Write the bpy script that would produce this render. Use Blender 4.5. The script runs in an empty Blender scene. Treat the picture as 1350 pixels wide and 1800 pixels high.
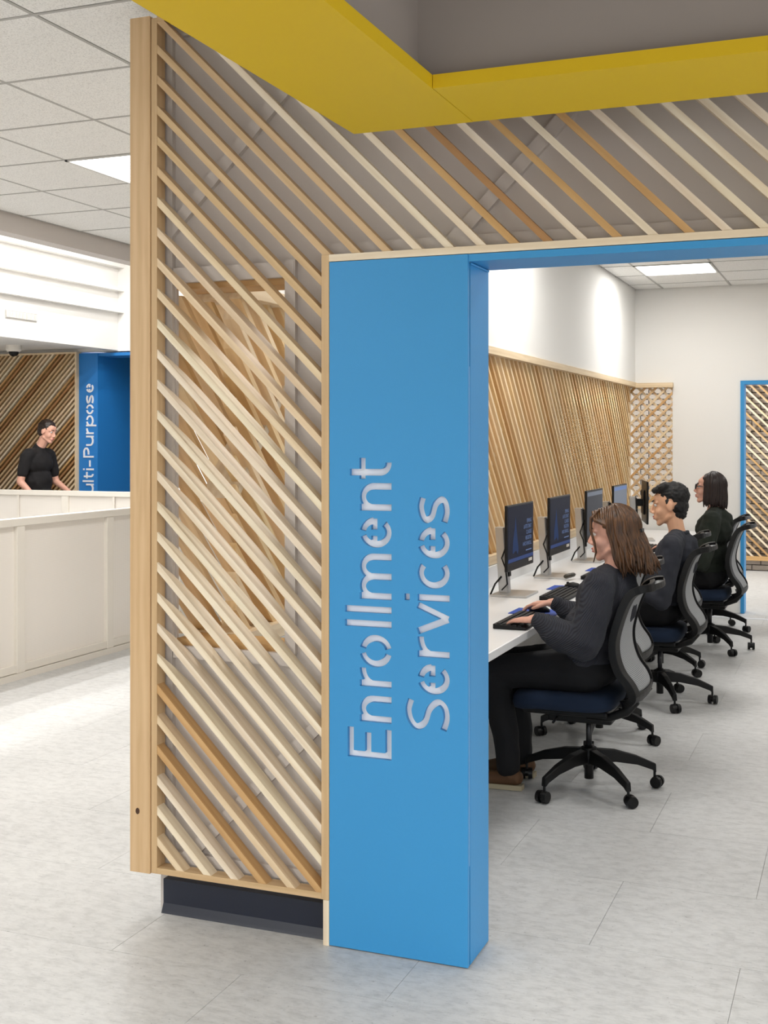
import bpy, bmesh, math, random
from mathutils import Vector, Matrix, Euler
random.seed(7)
SC = bpy.context.scene
COL = SC.collection
PI = math.pi

# ------------------------------------------------------------------ camera, world, exposure
YAW = math.radians(21.569)
cam_d = bpy.data.cameras.new('camera'); cam = bpy.data.objects.new('camera', cam_d); COL.objects.link(cam)
cam.location = (1.093, -3.445, 1.582); cam.rotation_euler = (PI / 2, 0, YAW)
cam_d.sensor_fit = 'AUTO'; cam_d.sensor_width = 36.0; cam_d.lens = 2125.0 / 1800.0 * 36.0
cam_d.shift_y = (772.0 - 900.0) / 1800.0; cam_d.clip_start = 0.05; cam_d.clip_end = 100
SC.camera = cam
world = bpy.data.worlds.new('world'); SC.world = world; world.use_nodes = True
bg = world.node_tree.nodes['Background']
bg.inputs[0].default_value = (0.975, 0.985, 1.0, 1); bg.inputs[1].default_value = 2.35
SC.view_settings.view_transform = 'Standard'; SC.view_settings.look = 'None'
SC.view_settings.gamma = 1.0; SC.view_settings.use_curve_mapping = False
SC.view_settings.exposure = 0.0
SC.cycles.use_denoising = True
SC.cycles.max_bounces = 8; SC.cycles.diffuse_bounces = 4
TROFFER_W = 15.0

# ------------------------------------------------------------------ materials
def lin(c):
    return tuple(((v / 255.0) / 12.92 if v / 255.0 <= 0.04045 else ((v / 255.0 + 0.055) / 1.055) ** 2.4) for v in c)
MATS = {}
def nt(name):
    m = bpy.data.materials.new(name); m.use_nodes = True
    n = m.node_tree.nodes; b = n['Principled BSDF']; MATS[name] = m
    return m, n, m.node_tree.links, b
def mat(name, rgb, rough=0.6, metal=0.0, bump=0.0, bscale=200.0, var=0.0, vscale=3.0, emit=0.0, spec=0.5):
    m, n, l, b = nt(name); c = (*lin(rgb), 1)
    b.inputs['Base Color'].default_value = c; b.inputs['Roughness'].default_value = rough
    b.inputs['Metallic'].default_value = metal; b.inputs['Specular IOR Level'].default_value = spec
    if emit:
        b.inputs['Emission Color'].default_value = c; b.inputs['Emission Strength'].default_value = emit
    tc = n.new('ShaderNodeTexCoord')
    if bump:
        t = n.new('ShaderNodeTexNoise'); t.inputs['Scale'].default_value = bscale; t.inputs['Detail'].default_value = 3
        bp = n.new('ShaderNodeBump'); bp.inputs['Strength'].default_value = bump; bp.inputs['Distance'].default_value = 0.002
        l.new(tc.outputs['Object'], t.inputs['Vector']); l.new(t.outputs['Fac'], bp.inputs['Height']); l.new(bp.outputs['Normal'], b.inputs['Normal'])
    if var:
        t = n.new('ShaderNodeTexNoise'); t.inputs['Scale'].default_value = vscale; t.inputs['Detail'].default_value = 4
        r = n.new('ShaderNodeMapRange'); r.inputs['To Min'].default_value = 1 - var; r.inputs['To Max'].default_value = 1 + var
        mx = n.new('ShaderNodeMix'); mx.data_type = 'RGBA'; mx.blend_type = 'MULTIPLY'; mx.inputs[0].default_value = 1
        mx.inputs[6].default_value = c
        l.new(tc.outputs['Object'], t.inputs['Vector']); l.new(t.outputs['Fac'], r.inputs['Value']); l.new(r.outputs['Result'], mx.inputs[7]); l.new(mx.outputs[2], b.inputs['Base Color'])
    return m

def wood_mat(name, rough=0.5):
    # grain runs along the local X axis; the tone comes from the object's own colour
    m, n, l, b = nt(name)
    tc = n.new('ShaderNodeTexCoord'); oi = n.new('ShaderNodeObjectInfo')
    off = n.new('ShaderNodeVectorMath'); off.operation = 'ADD'
    mul = n.new('ShaderNodeMath'); mul.operation = 'MULTIPLY'; mul.inputs[1].default_value = 57.0
    l.new(oi.outputs['Random'], mul.inputs[0]); l.new(tc.outputs['Object'], off.inputs[0]); l.new(mul.outputs[0], off.inputs[1])
    mp = n.new('ShaderNodeMapping'); mp.inputs['Scale'].default_value = (1.3, 22, 22); l.new(off.outputs[0], mp.inputs['Vector'])
    g = n.new('ShaderNodeTexNoise'); g.inputs['Scale'].default_value = 2.2; g.inputs['Detail'].default_value = 6; g.inputs['Distortion'].default_value = 0.6
    l.new(mp.outputs[0], g.inputs['Vector'])
    mp2 = n.new('ShaderNodeMapping'); mp2.inputs['Scale'].default_value = (0.8, 6, 6); l.new(off.outputs[0], mp2.inputs['Vector'])
    w = n.new('ShaderNodeTexWave'); w.wave_type = 'RINGS'; w.rings_direction = 'X'; w.inputs['Scale'].default_value = 2.2; w.inputs['Distortion'].default_value = 5.0; w.inputs['Detail'].default_value = 3
    l.new(mp2.outputs[0], w.inputs['Vector'])
    ad = n.new('ShaderNodeMath'); ad.operation = 'MULTIPLY_ADD'; ad.inputs[1].default_value = 0.35; l.new(w.outputs['Fac'], ad.inputs[0]); l.new(g.outputs['Fac'], ad.inputs[2])
    r = n.new('ShaderNodeMapRange'); r.inputs['From Min'].default_value = 0.25; r.inputs['From Max'].default_value = 1.05
    r.inputs['To Min'].default_value = 1.05; r.inputs['To Max'].default_value = 0.86; l.new(ad.outputs[0], r.inputs['Value'])
    cr = n.new('ShaderNodeMix'); cr.data_type = 'RGBA'; cr.blend_type = 'MULTIPLY'; cr.inputs[0].default_value = 1
    l.new(oi.outputs['Color'], cr.inputs[6]); l.new(r.outputs['Result'], cr.inputs[7])
    # warm the darker grain a little
    hs = n.new('ShaderNodeMix'); hs.data_type = 'RGBA'; hs.blend_type = 'MULTIPLY'; hs.inputs[7].default_value = (1.0, 0.93, 0.84, 1)
    r2 = n.new('ShaderNodeMapRange'); r2.inputs['From Min'].default_value = 0.45; r2.inputs['From Max'].default_value = 0.85; r2.inputs['To Max'].default_value = 0.6
    l.new(ad.outputs[0], r2.inputs['Value']); l.new(r2.outputs['Result'], hs.inputs[0]); l.new(cr.outputs[2], hs.inputs[6])
    l.new(hs.outputs[2], b.inputs['Base Color']); b.inputs['Roughness'].default_value = rough
    bp = n.new('ShaderNodeBump'); bp.inputs['Strength'].default_value = 0.12; bp.inputs['Distance'].default_value = 0.001
    l.new(g.outputs['Fac'], bp.inputs['Height']); l.new(bp.outputs['Normal'], b.inputs['Normal'])
    return m
WOOD = wood_mat('wood')
def T(r, g, b): return (*lin((r, g, b)), 1.0)
TONE = dict(pale=T(238, 224, 200), light=T(230, 208, 174), tan=T(210, 180, 138), honey=T(204, 164, 110), brown=T(176, 132, 86), post=T(214, 182, 140), w1=T(234, 204, 156), w2=T(224, 190, 140), w3=T(240, 216, 176), w4=T(210, 170, 116))

def floor_mat():
    m, n, l, b = nt('floor_vinyl')
    g = n.new('ShaderNodeNewGeometry'); oi = n.new('ShaderNodeObjectInfo')
    mp = n.new('ShaderNodeMapping'); mp.inputs['Scale'].default_value = (5.0, 8.5, 1); l.new(g.outputs['Position'], mp.inputs['Vector'])
    a = n.new('ShaderNodeTexNoise'); a.inputs['Scale'].default_value = 3.0; a.inputs['Detail'].default_value = 9; a.inputs['Roughness'].default_value = 0.72
    l.new(mp.outputs[0], a.inputs['Vector'])
    c = n.new('ShaderNodeTexNoise'); c.inputs['Scale'].default_value = 1.3; c.inputs['Detail'].default_value = 3; l.new(g.outputs['Position'], c.inputs['Vector'])
    mp3 = n.new('ShaderNodeMapping'); mp3.inputs['Scale'].default_value = (28, 110, 1); l.new(g.outputs['Position'], mp3.inputs['Vector'])
    s = n.new('ShaderNodeTexNoise'); s.inputs['Scale'].default_value = 1.0; s.inputs['Detail'].default_value = 4; l.new(mp3.outputs[0], s.inputs['Vector'])
    cr = n.new('ShaderNodeValToRGB'); e = cr.color_ramp.elements
    e[0].position = 0.34; e[0].color = (*lin((186, 186, 185)), 1); e[1].position = 0.56; e[1].color = (*lin((205, 205, 204)), 1)
    l.new(a.outputs['Fac'], cr.inputs['Fac'])
    def mult(src, val, lo, hi, fmin=0.3, fmax=0.7):
        r = n.new('ShaderNodeMapRange'); r.inputs['From Min'].default_value = fmin; r.inputs['From Max'].default_value = fmax
        r.inputs['To Min'].default_value = lo; r.inputs['To Max'].default_value = hi; l.new(val, r.inputs['Value'])
        x = n.new('ShaderNodeMix'); x.data_type = 'RGBA'; x.blend_type = 'MULTIPLY'; x.inputs[0].default_value = 1
        l.new(src, x.inputs[6]); l.new(r.outputs['Result'], x.inputs[7]); return x.outputs[2]
    o = mult(cr.outputs['Color'], c.outputs['Fac'], 0.93, 1.05)
    o = mult(o, s.outputs['Fac'], 0.90, 1.02, 0.30, 0.5)
    o = mult(o, oi.outputs['Random'], 0.97, 1.02, 0, 1)
    sp = n.new('ShaderNodeTexNoise'); sp.inputs['Scale'].default_value = 75; sp.inputs['Detail'].default_value = 1; l.new(g.outputs['Position'], sp.inputs['Vector'])
    o = mult(o, sp.outputs['Fac'], 0.72, 1.0, 0.235, 0.30)
    l.new(o, b.inputs['Base Color']); b.inputs['Roughness'].default_value = 0.42; b.inputs['Specular IOR Level'].default_value = 0.35
    return m
FLOOR = floor_mat()

def perf_mat():
    # perforated sheet: rows of small punched dots
    m, n, l, b = nt('perforated_metal')
    tc = n.new('ShaderNodeTexCoord'); v = n.new('ShaderNodeTexVoronoi'); v.inputs['Scale'].default_value = 95; v.inputs['Randomness'].default_value = 0.0
    l.new(tc.outputs['Object'], v.inputs['Vector'])
    cr = n.new('ShaderNodeValToRGB'); e = cr.color_ramp.elements
    e[0].position = 0.30; e[0].color = (*lin((196, 188, 180)), 1); e[1].position = 0.36; e[1].color = (*lin((240, 234, 226)), 1)
    l.new(v.outputs['Distance'], cr.inputs['Fac']); l.new(cr.outputs['Color'], b.inputs['Base Color']); b.inputs['Roughness'].default_value = 0.5
    return m
PERF = perf_mat()

def tile_mat():
    m, n, l, b = nt('acoustic_tile')
    tc = n.new('ShaderNodeTexCoord'); t = n.new('ShaderNodeTexNoise'); t.inputs['Scale'].default_value = 170; t.inputs['Detail'].default_value = 2
    l.new(tc.outputs['Object'], t.inputs['Vector'])
    cr = n.new('ShaderNodeValToRGB'); e = cr.color_ramp.elements
    e[0].position = 0.33; e[0].color = (*lin((214, 213, 210)), 1); e[1].position = 0.52; e[1].color = (*lin((240, 239, 236)), 1)
    l.new(t.outputs['Fac'], cr.inputs['Fac']); l.new(cr.outputs['Color'], b.inputs['Base Color']); b.inputs['Roughness'].default_value = 0.95
    bp = n.new('ShaderNodeBump'); bp.inputs['Strength'].default_value = 0.3; bp.inputs['Distance'].default_value = 0.002
    l.new(t.outputs['Fac'], bp.inputs['Height']); l.new(bp.outputs['Normal'], b.inputs['Normal'])
    return m
TILE = tile_mat()
def stripe_mat(name, c0, c1, scale, direction='Z', rough=0.8, bump=0.5):
    m, n, l, b = nt(name)
    tc = n.new('ShaderNodeTexCoord'); w = n.new('ShaderNodeTexWave'); w.bands_direction = direction; w.inputs['Scale'].default_value = scale
    w.inputs['Distortion'].default_value = 1.2; w.inputs['Detail'].default_value = 2; w.inputs['Detail Scale'].default_value = 2
    l.new(tc.outputs['Object'], w.inputs['Vector'])
    cr = n.new('ShaderNodeValToRGB'); e = cr.color_ramp.elements; e[0].color = (*lin(c0), 1); e[1].color = (*lin(c1), 1)
    l.new(w.outputs['Fac'], cr.inputs['Fac']); l.new(cr.outputs['Color'], b.inputs['Base Color']); b.inputs['Roughness'].default_value = rough
    bp = n.new('ShaderNodeBump'); bp.inputs['Strength'].default_value = bump; bp.inputs['Distance'].default_value = 0.003
    l.new(w.outputs['Fac'], bp.inputs['Height']); l.new(bp.outputs['Normal'], b.inputs['Normal'])
    return m
GREYWALL = mat('grey_paint', (208, 201, 196), 0.8, bump=0.1, bscale=300)
WHITE = mat('white_paint', (236, 234, 230), 0.75, bump=0.05, bscale=200)
BLUE = mat('blue_paint', (58, 148, 208), 0.45, bump=0.12, bscale=90, spec=0.4)
BLUED = mat('deep_blue_paint', (38, 124, 200), 0.5)
YELLOW = mat('yellow_paint', (214, 178, 2), 0.6, bump=0.04, bscale=120)
GREYSOFF = mat('warm_grey_paint', (152, 143, 136), 0.85)
NAVY = mat('navy_vinyl', (24, 31, 48), 0.4)
TBAR = mat('tbar_white', (208, 206, 202), 0.6)
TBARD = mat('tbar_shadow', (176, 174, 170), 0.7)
BRICK = mat('grey_brick', (170, 160, 150), 0.9, var=0.12, vscale=9, bump=0.3, bscale=60)
MORTAR = mat('mortar', (96, 90, 86), 0.95)
RAILM = mat('rail_offwhite', (232, 226, 216), 0.5)
DESKM = mat('white_laminate', (240, 240, 240), 0.3)
SILVER = mat('brushed_silver', (196, 195, 193), 0.38, 0.75)
BLACKP = mat('black_plastic', (11, 11, 12), 0.5, spec=0.3)
BLACKS = mat('black_satin', (10, 10, 11), 0.42, spec=0.35)
MESHG = stripe_mat('grey_mesh', (120, 122, 124), (176, 178, 180), 55, 'Z', 0.8, 0.3)
SEATB = mat('blue_fabric', (4, 27, 52), 0.9, bump=0.3, bscale=700)
GAS = mat('dark_steel', (60, 60, 62), 0.3, 0.6)
DIFF = mat('light_diffuser', (255, 254, 250), 0.5, emit=6.0)
DARK = mat('dark_room', (20, 20, 22), 0.9)  # near-black colour stands in for the lack of light in the far room
LETTER = mat('white_letter', (236, 238, 244), 0.5)
SKIN1 = mat('skin_light', (226, 172, 150), 0.5, var=0.08, vscale=25)
SKIN2 = mat('skin_tan', (226, 174, 140), 0.5, var=0.08, vscale=25)
LIP = mat('lip_pink', (190, 104, 100), 0.45)
EYEW = mat('eye_white', (235, 232, 228), 0.3)
EYED = mat('eye_dark', (30, 22, 18), 0.25)
def hair_mat(name, c0, c1):
    m, n, l, b = nt(name)
    tc = n.new('ShaderNodeTexCoord'); mp = n.new('ShaderNodeMapping'); mp.inputs['Scale'].default_value = (90, 90, 7); l.new(tc.outputs['Object'], mp.inputs['Vector'])
    t = n.new('ShaderNodeTexNoise'); t.inputs['Scale'].default_value = 1.0; t.inputs['Detail'].default_value = 5; l.new(mp.outputs[0], t.inputs['Vector'])
    cr = n.new('ShaderNodeValToRGB'); e = cr.color_ramp.elements; e[0].position = 0.3; e[1].position = 0.72; e[0].color = (*lin(c0), 1); e[1].color = (*lin(c1), 1)
    l.new(t.outputs['Fac'], cr.inputs['Fac']); l.new(cr.outputs['Color'], b.inputs['Base Color']); b.inputs['Roughness'].default_value = 0.45
    bp = n.new('ShaderNodeBump'); bp.inputs['Strength'].default_value = 0.5; bp.inputs['Distance'].default_value = 0.003
    l.new(t.outputs['Fac'], bp.inputs['Height']); l.new(bp.outputs['Normal'], b.inputs['Normal'])
    return m
BROWN_HAIR = hair_mat('hair_brown', (44, 27, 15), (112, 76, 46))
DARK_HAIR = mat('hair_darkbrown', (36, 22, 18), 0.42, bump=0.4, bscale=150)
BLACK_HAIR = mat('hair_black', (15, 13, 13), 0.65, bump=0.9, bscale=220)
KNIT = stripe_mat('charcoal_knit', (34, 35, 42), (50, 52, 60), 60, 'DIAGONAL', 0.95, 0.6)
SWEAT = mat('charcoal_sweater', (40, 42, 50), 0.95, bump=0.5, bscale=420, var=0.15, vscale=14)
GREENJ = mat('dark_green_fleece', (30, 36, 28), 0.95, bump=0.5, bscale=300)
TROUS = mat('black_trousers', (11, 11, 15), 0.9, bump=0.2, bscale=300)
TSHIRT = mat('black_tshirt', (22, 20, 22), 0.9)
JEANS = mat('dark_shorts', (60, 60, 66), 0.9)
SHOE = mat('brown_shoe', (92, 62, 36), 0.7)
SOLE = mat('pale_sole', (180, 168, 140), 0.7)
SCREENA = mat('screen_navy', (20, 25, 42), 0.5, emit=0.45, spec=0.12)
SCREENB = mat('screen_grey', (64, 67, 74), 0.5, emit=0.45, spec=0.15)  # lighter grey-blue paints the reflection on a farther screen
SCREENC = mat('screen_pale', (110, 117, 130), 0.5, emit=0.5, spec=0.15)  # paler still, reflection put into the colour of the farthest screens
SCRTXT = mat('screen_text', (106, 128, 172), 0.6, emit=0.45, spec=0.1)
SCRBLUE = mat('screen_blue', (34, 52, 88), 0.6, emit=0.45, spec=0.1)
SCRBAR = mat('screen_bar', (52, 68, 112), 0.6, emit=0.45, spec=0.1)
PADB = mat('mousepad_blue', (20, 70, 170), 0.6, var=0.5, vscale=30)
KEYM = mat('key_black', (30, 30, 31), 0.5)

# ------------------------------------------------------------------ builders
class MB:
    def __init__(s): s.bm = bmesh.new()
    def box(s, x0, x1, y0, y1, z0, z1):
        v = [s.bm.verts.new(p) for p in ((x0, y0, z0), (x1, y0, z0), (x1, y1, z0), (x0, y1, z0), (x0, y0, z1), (x1, y0, z1), (x1, y1, z1), (x0, y1, z1))]
        for f in ((0, 3, 2, 1), (4, 5, 6, 7), (0, 1, 5, 4), (1, 2, 6, 5), (2, 3, 7, 6), (3, 0, 4, 7)): s.bm.faces.new([v[i] for i in f])
        return s
    def prism(s, poly, lo, hi, axis='y'):
        # poly: list of 2D points; extruded along axis
        def P(a, b, c): return {'x': (c, a, b), 'y': (a, c, b), 'z': (a, b, c)}[axis]
        A = [s.bm.verts.new(P(a, b, lo)) for a, b in poly]; B = [s.bm.verts.new(P(a, b, hi)) for a, b in poly]
        n = len(poly); s.bm.faces.new(A); s.bm.faces.new(B[::-1])
        for i in range(n): s.bm.faces.new((A[i], B[i], B[(i + 1) % n], A[(i + 1) % n]))
        return s
    def rings(s, rings, closed=False, cap=True):
        R = [[s.bm.verts.new(p) for p in r] for r in rings]
        k = len(R[0])
        for a, b in zip(R, R[1:] + ([R[0]] if closed else [])):
            for i in range(k): s.bm.faces.new((a[i], a[(i + 1) % k], b[(i + 1) % k], b[i]))
        if cap and not closed:
            s.bm.faces.new(R[0][::-1]); s.bm.faces.new(R[-1])
        return s
    def tube(s, pts, rad, k=8, cap=True, flat=1.0):
        pts = [Vector(p) for p in pts]; n = len(pts)
        rr = rad if isinstance(rad, (list, tuple)) else [rad] * n
        rg = []; prev = None
        for i, p in enumerate(pts):
            d = (pts[min(i + 1, n - 1)] - pts[max(i - 1, 0)]).normalized()
            if prev is None:
                u = d.cross(Vector((0, 0, 1)))
                if u.length < 1e-3: u = d.cross(Vector((0, 1, 0)))
            else: u = prev - d * prev.dot(d)
            u.normalize(); prev = u; w = d.cross(u)
            rg.append([p + (u * math.cos(2 * PI * j / k) + w * math.sin(2 * PI * j / k) * flat) * rr[i] for j in range(k)])
        return s.rings(rg, cap=cap)
    def cyl(s, p0, p1, r0, r1=None, k=16): return s.tube([p0, p1], [r0, r0 if r1 is None else r1], k)
    def lathe(s, prof, c=(0, 0, 0), k=20):
        return s.rings([[(c[0] + r * math.cos(2 * PI * j / k), c[1] + r * math.sin(2 * PI * j / k), c[2] + z) for j in range(k)] for r, z in prof])
    def ell(s, c, r, rot=None, sub=2):
        M = Matrix.Translation(c) @ (rot.to_4x4() if rot else Matrix.Identity(4)) @ Matrix.Diagonal((*r, 1))
        bmesh.ops.create_icosphere(s.bm, subdivisions=sub, radius=1.0, matrix=M); return s
    def cap(s, p0, r0, p1, r1):
        # tapered capsule: hull of two spheres
        t = bmesh.new()
        bmesh.ops.create_icosphere(t, subdivisions=2, radius=r0, matrix=Matrix.Translation(p0))
        bmesh.ops.create_icosphere(t, subdivisions=2, radius=r1, matrix=Matrix.Translation(p1))
        h = bmesh.ops.convex_hull(t, input=t.verts)
        bmesh.ops.delete(t, geom=[g for g in h['geom_interior'] + h['geom_unused'] if isinstance(g, bmesh.types.BMVert)], context='VERTS')
        me = bpy.data.meshes.new('tmp'); t.to_mesh(me); t.free(); s.bm.from_mesh(me); bpy.data.meshes.remove(me); return s
    def chain(s, pts, rs):
        for i in range(len(pts) - 1): s.cap(pts[i], rs[i], pts[i + 1], rs[i + 1])
        return s
    def mesh(s, name, smooth=False):
        bmesh.ops.recalc_face_normals(s.bm, faces=s.bm.faces)
        me = bpy.data.meshes.new(name); s.bm.to_mesh(me); s.bm.free()
        if smooth: me.shade_smooth()
        return me
    def build(s, name, m, parent=None, smooth=False, bevel=0.0, tone=None, loc=None, rot=None, world=False, **tags):
        o = bpy.data.objects.new(name, s.mesh(name, smooth)); o.data.materials.append(m)
        COL.objects.link(o)
        if parent: o.parent = parent
        if world and parent: o.location = -Vector(wloc(parent))
        if loc is not None: o.location = Vector(loc) - (Vector(wloc(parent)) if (world and parent) else Vector((0, 0, 0)))
        if rot: o.rotation_euler = rot
        if bevel:
            b = o.modifiers.new('bevel', 'BEVEL'); b.width = bevel; b.segments = 2; b.limit_method = 'ANGLE'
        if tone: o.color = TONE[tone] if isinstance(tone, str) else tone
        return tag(o, **tags)
def wloc(o):
    v = Vector((0, 0, 0))
    while o: v = v + o.location; o = o.parent
    return v
def tag(o, label=None, cat=None, group=None, kind=None):
    if label: o['label'] = label
    if cat: o['category'] = cat
    if group: o['group'] = group
    if kind: o['kind'] = kind
    return o
def thing(name, label, cat, loc=(0, 0, 0), rz=0, group=None, kind=None):
    o = bpy.data.objects.new(name, None); COL.objects.link(o); o.location = loc; o.rotation_euler = (0, 0, rz); o.empty_display_size = 0.1
    return tag(o, label, cat, group, kind)
def box(name, m, b, parent=None, **k):
    """box given in world coordinates; local origin at its centre so grain follows the longest side"""
    c = Vector(((b[0] + b[1]) / 2, (b[2] + b[3]) / 2, (b[4] + b[5]) / 2)); d = [b[1] - b[0], b[3] - b[2], b[5] - b[4]]
    ax = max(range(3), key=lambda i: d[i]); mb = MB()
    if m is WOOD and ax == 2:
        mb.box(-d[2] / 2, d[2] / 2, -d[1] / 2, d[1] / 2, -d[0] / 2, d[0] / 2); rot = (0, -PI / 2, 0)
    elif m is WOOD and ax == 1:
        mb.box(-d[1] / 2, d[1] / 2, -d[0] / 2, d[0] / 2, -d[2] / 2, d[2] / 2); rot = (0, 0, PI / 2)
    else:
        mb.box(-d[0] / 2, d[0] / 2, -d[1] / 2, d[1] / 2, -d[2] / 2, d[2] / 2); rot = None
    return mb.build(name, m, parent, loc=c, rot=rot, world=True, **k)
def copy_tree(o, parent=None):
    c = o.copy(); COL.objects.link(c); c.parent = parent
    for ch in o.children: copy_tree(ch, c)
    return c

def slat(parent, P0, P1, plane, n0, n1, t, e0, e1, tone, prof=None, name='slat', m=None):
    """straight slat in a vertical plane. plane 'x' : u = world X, depth along Y ; 'y' : u = world Y, depth along X.
    P0, P1 = (u, z) ends of the centre line. e0/e1 'v' vertical cut, 'h' horizontal cut, 's' square.
    n0, n1 = front and back depth coordinates; prof(u, z) -> back depth for shaped slats."""
    (u0, z0), (u1, z1) = P0, P1
    L = math.hypot(u1 - u0, z1 - z0); cu, cz = (u1 - u0) / L, (z1 - z0) / L      # along
    pu, pz = -cz, cu                                                           # perpendicular
    def shift(e, b):
        if e == 'v': return -b * pu / cu
        if e == 'h': return -b * pz / cz
        return 0.0
    h = t / 2; N = 1 if prof is None else 14
    mu, mz = (u0 + u1) / 2, (z0 + z1) / 2; nm = (n0 + n1) / 2
    rg = []
    for i in range(N + 1):
        f = i / N; ring = []
        for b, back in ((-h, 0), (h, 0), (h, 1), (-h, 1)):
            a = -L / 2 + L * f
            a += shift(e0, b) * (1 - f) + shift(e1, b) * f
            if back: n = n1 if prof is None else prof(u0 + (u1 - u0) * f, z0 + (z1 - z0) * f)
            else: n = n0
            ring.append((a, n - nm, b))
        rg.append(ring)
    mb = MB().rings(rg)
    if plane == 'x':
        M = Matrix(((cu, 0, pu), (0, 1, 0), (cz, 0, pz))); loc = (mu, nm, mz)
    else:
        M = Matrix(((0, 1, 0), (cu, 0, pu), (cz, 0, pz))); loc = (nm, mu, mz)
        if M.determinant() < 0:
            pass
    me = mb.mesh(name)
    if M.determinant() < 0:
        for v in me.vertices: v.co.y = -v.co.y
        me.flip_normals(); M = Matrix([[M[r][0], -M[r][1], M[r][2]] for r in range(3)])
    o = bpy.data.objects.new(name, me); me.materials.append(m or WOOD); COL.objects.link(o)
    o.parent = parent; o.location = Vector(loc) - wloc(parent); o.rotation_euler = M.to_euler()
    o.color = TONE[tone] if isinstance(tone, str) else tone
    return o
def clip45(s, sign, u0, u1, z0, z1):
    """line z = s + sign*u inside a rectangle -> ends with their cut type, or None"""
    pts = []
    za, zb = s + sign * u0, s + sign * u1
    A = (u0, za, 'v'); B = (u1, zb, 'v')
    def cl(P):
        u, z, e = P
        if z > z1: return ((z1 - s) * sign, z1, 'h')
        if z < z0: return ((z0 - s) * sign, z0, 'h')
        return P
    A, B = cl(A), cl(B)
    if B[0] - A[0] < 0.02 or A[0] < u0 - 1e-6 or B[0] > u1 + 1e-6: return None
    return A, B
def jit(t, k=0.06):
    f = 1 + random.uniform(-k, k); c = TONE[t]; return (c[0] * f, c[1] * f * random.uniform(0.985, 1.015), c[2] * f * random.uniform(0.97, 1.03), 1)

# ------------------------------------------------------------------ structure: floors
fl = MB().box(-9, 6, -8, 13.5, -0.12, -0.003).build('floor', FLOOR, kind='structure', label='pale concrete look vinyl floor running through both spaces')
TX, TY = 0.911, 0.584
tile_me = MB().box(-TX / 2 + 0.0007, TX / 2 - 0.0007, -TY / 2 + 0.0007, TY / 2 - 0.0007, -0.003, 0.0).mesh('floor_tile'); tile_me.materials.append(FLOOR)
for r in range(-4, 14):
    for c in range(-4, 3):
        x = -1.067 + TX * (c + 0.5) + (0.5 * TX if r % 2 else 0); y = -0.277 + TY * (r + 0.5)
        if x < -3.9 and y > 8: continue
        o = bpy.data.objects.new('floor_tile', tile_me); COL.objects.link(o); o.parent = fl; o.location = (x, y, 0)
# ceilings
def ceiling(name, label, b, zt, x0, y0, holes, tx, ty):
    """suspended ceiling: slab above, grid bars and lift-out tiles below"""
    ce = MB().box(b[0], b[1], b[2], b[3], zt + 0.03, zt + 0.15).build(name, WHITE, kind='structure', label=label)
    G = 0.61; me = MB().box(-G / 2 + 0.0085, G / 2 - 0.0085, -G / 2 + 0.0085, G / 2 - 0.0085, 0.004, 0.03).mesh('ceiling_tile'); me.materials.append(TILE)
    for i in range(*tx):
        for j in range(*ty):
            if (i, j) in holes: continue
            X0, X1 = max(x0 + i * G, b[0]), min(x0 + (i + 1) * G, b[1]); Y0, Y1 = max(y0 + j * G, b[2]), min(y0 + (j + 1) * G, b[3])
            if X1 - X0 < 0.03 or Y1 - Y0 < 0.03: continue
            if X1 - X0 > G - 0.01 and Y1 - Y0 > G - 0.01: m2 = me
            else:
                w, d = (X1 - X0) / 2 - 0.012, (Y1 - Y0) / 2 - 0.012; m2 = MB().box(-w, w, -d, d, 0.004, 0.03).mesh('ceiling_tile'); m2.materials.append(TILE)
            o = bpy.data.objects.new('ceiling_tile', m2); COL.objects.link(o); o.parent = ce; o.location = ((X0 + X1) / 2, (Y0 + Y1) / 2, zt)
    xa, xb = max(b[0], x0 + tx[0] * G), min(b[1], x0 + tx[1] * G); ya, yb = max(b[2], y0 + ty[0] * G), min(b[3], y0 + ty[1] * G)
    for i in range(tx[0], tx[1] + 1):
        X = x0 + i * G
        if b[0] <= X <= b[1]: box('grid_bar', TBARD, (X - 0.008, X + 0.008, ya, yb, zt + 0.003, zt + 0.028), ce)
    for j in range(ty[0], ty[1] + 1):
        Y = y0 + j * G
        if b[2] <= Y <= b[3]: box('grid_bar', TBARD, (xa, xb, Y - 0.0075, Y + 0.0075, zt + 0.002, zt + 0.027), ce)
    return ce
CZ, IZ = 3.03, 2.98
ceiling('ceiling', 'suspended ceiling of pale acoustic tiles over the corridor', (-4.0, -1.05, -2.5, 7.97), CZ, -1.542, -0.04, {(-2, 3)}, (-5, 1), (-4, 14))
MB().box(-1.05, 6, -8, 0.21, CZ + 0.03, CZ + 0.15).box(-4.0, -1.05, -8, -2.5, CZ, CZ + 0.15).build('ceiling_foyer', WHITE, kind='structure', label='plain white ceiling above the grey recess')
ceiling('ceiling_office', 'suspended white tile ceiling inside the office', (-0.885, 4.6, 0.21, 7.97), IZ, -0.63, 0.29, {(0, 10), (0, 5), (0, 1), (4, 10), (4, 5), (4, 1)}, (-1, 9), (0, 13))
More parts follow.
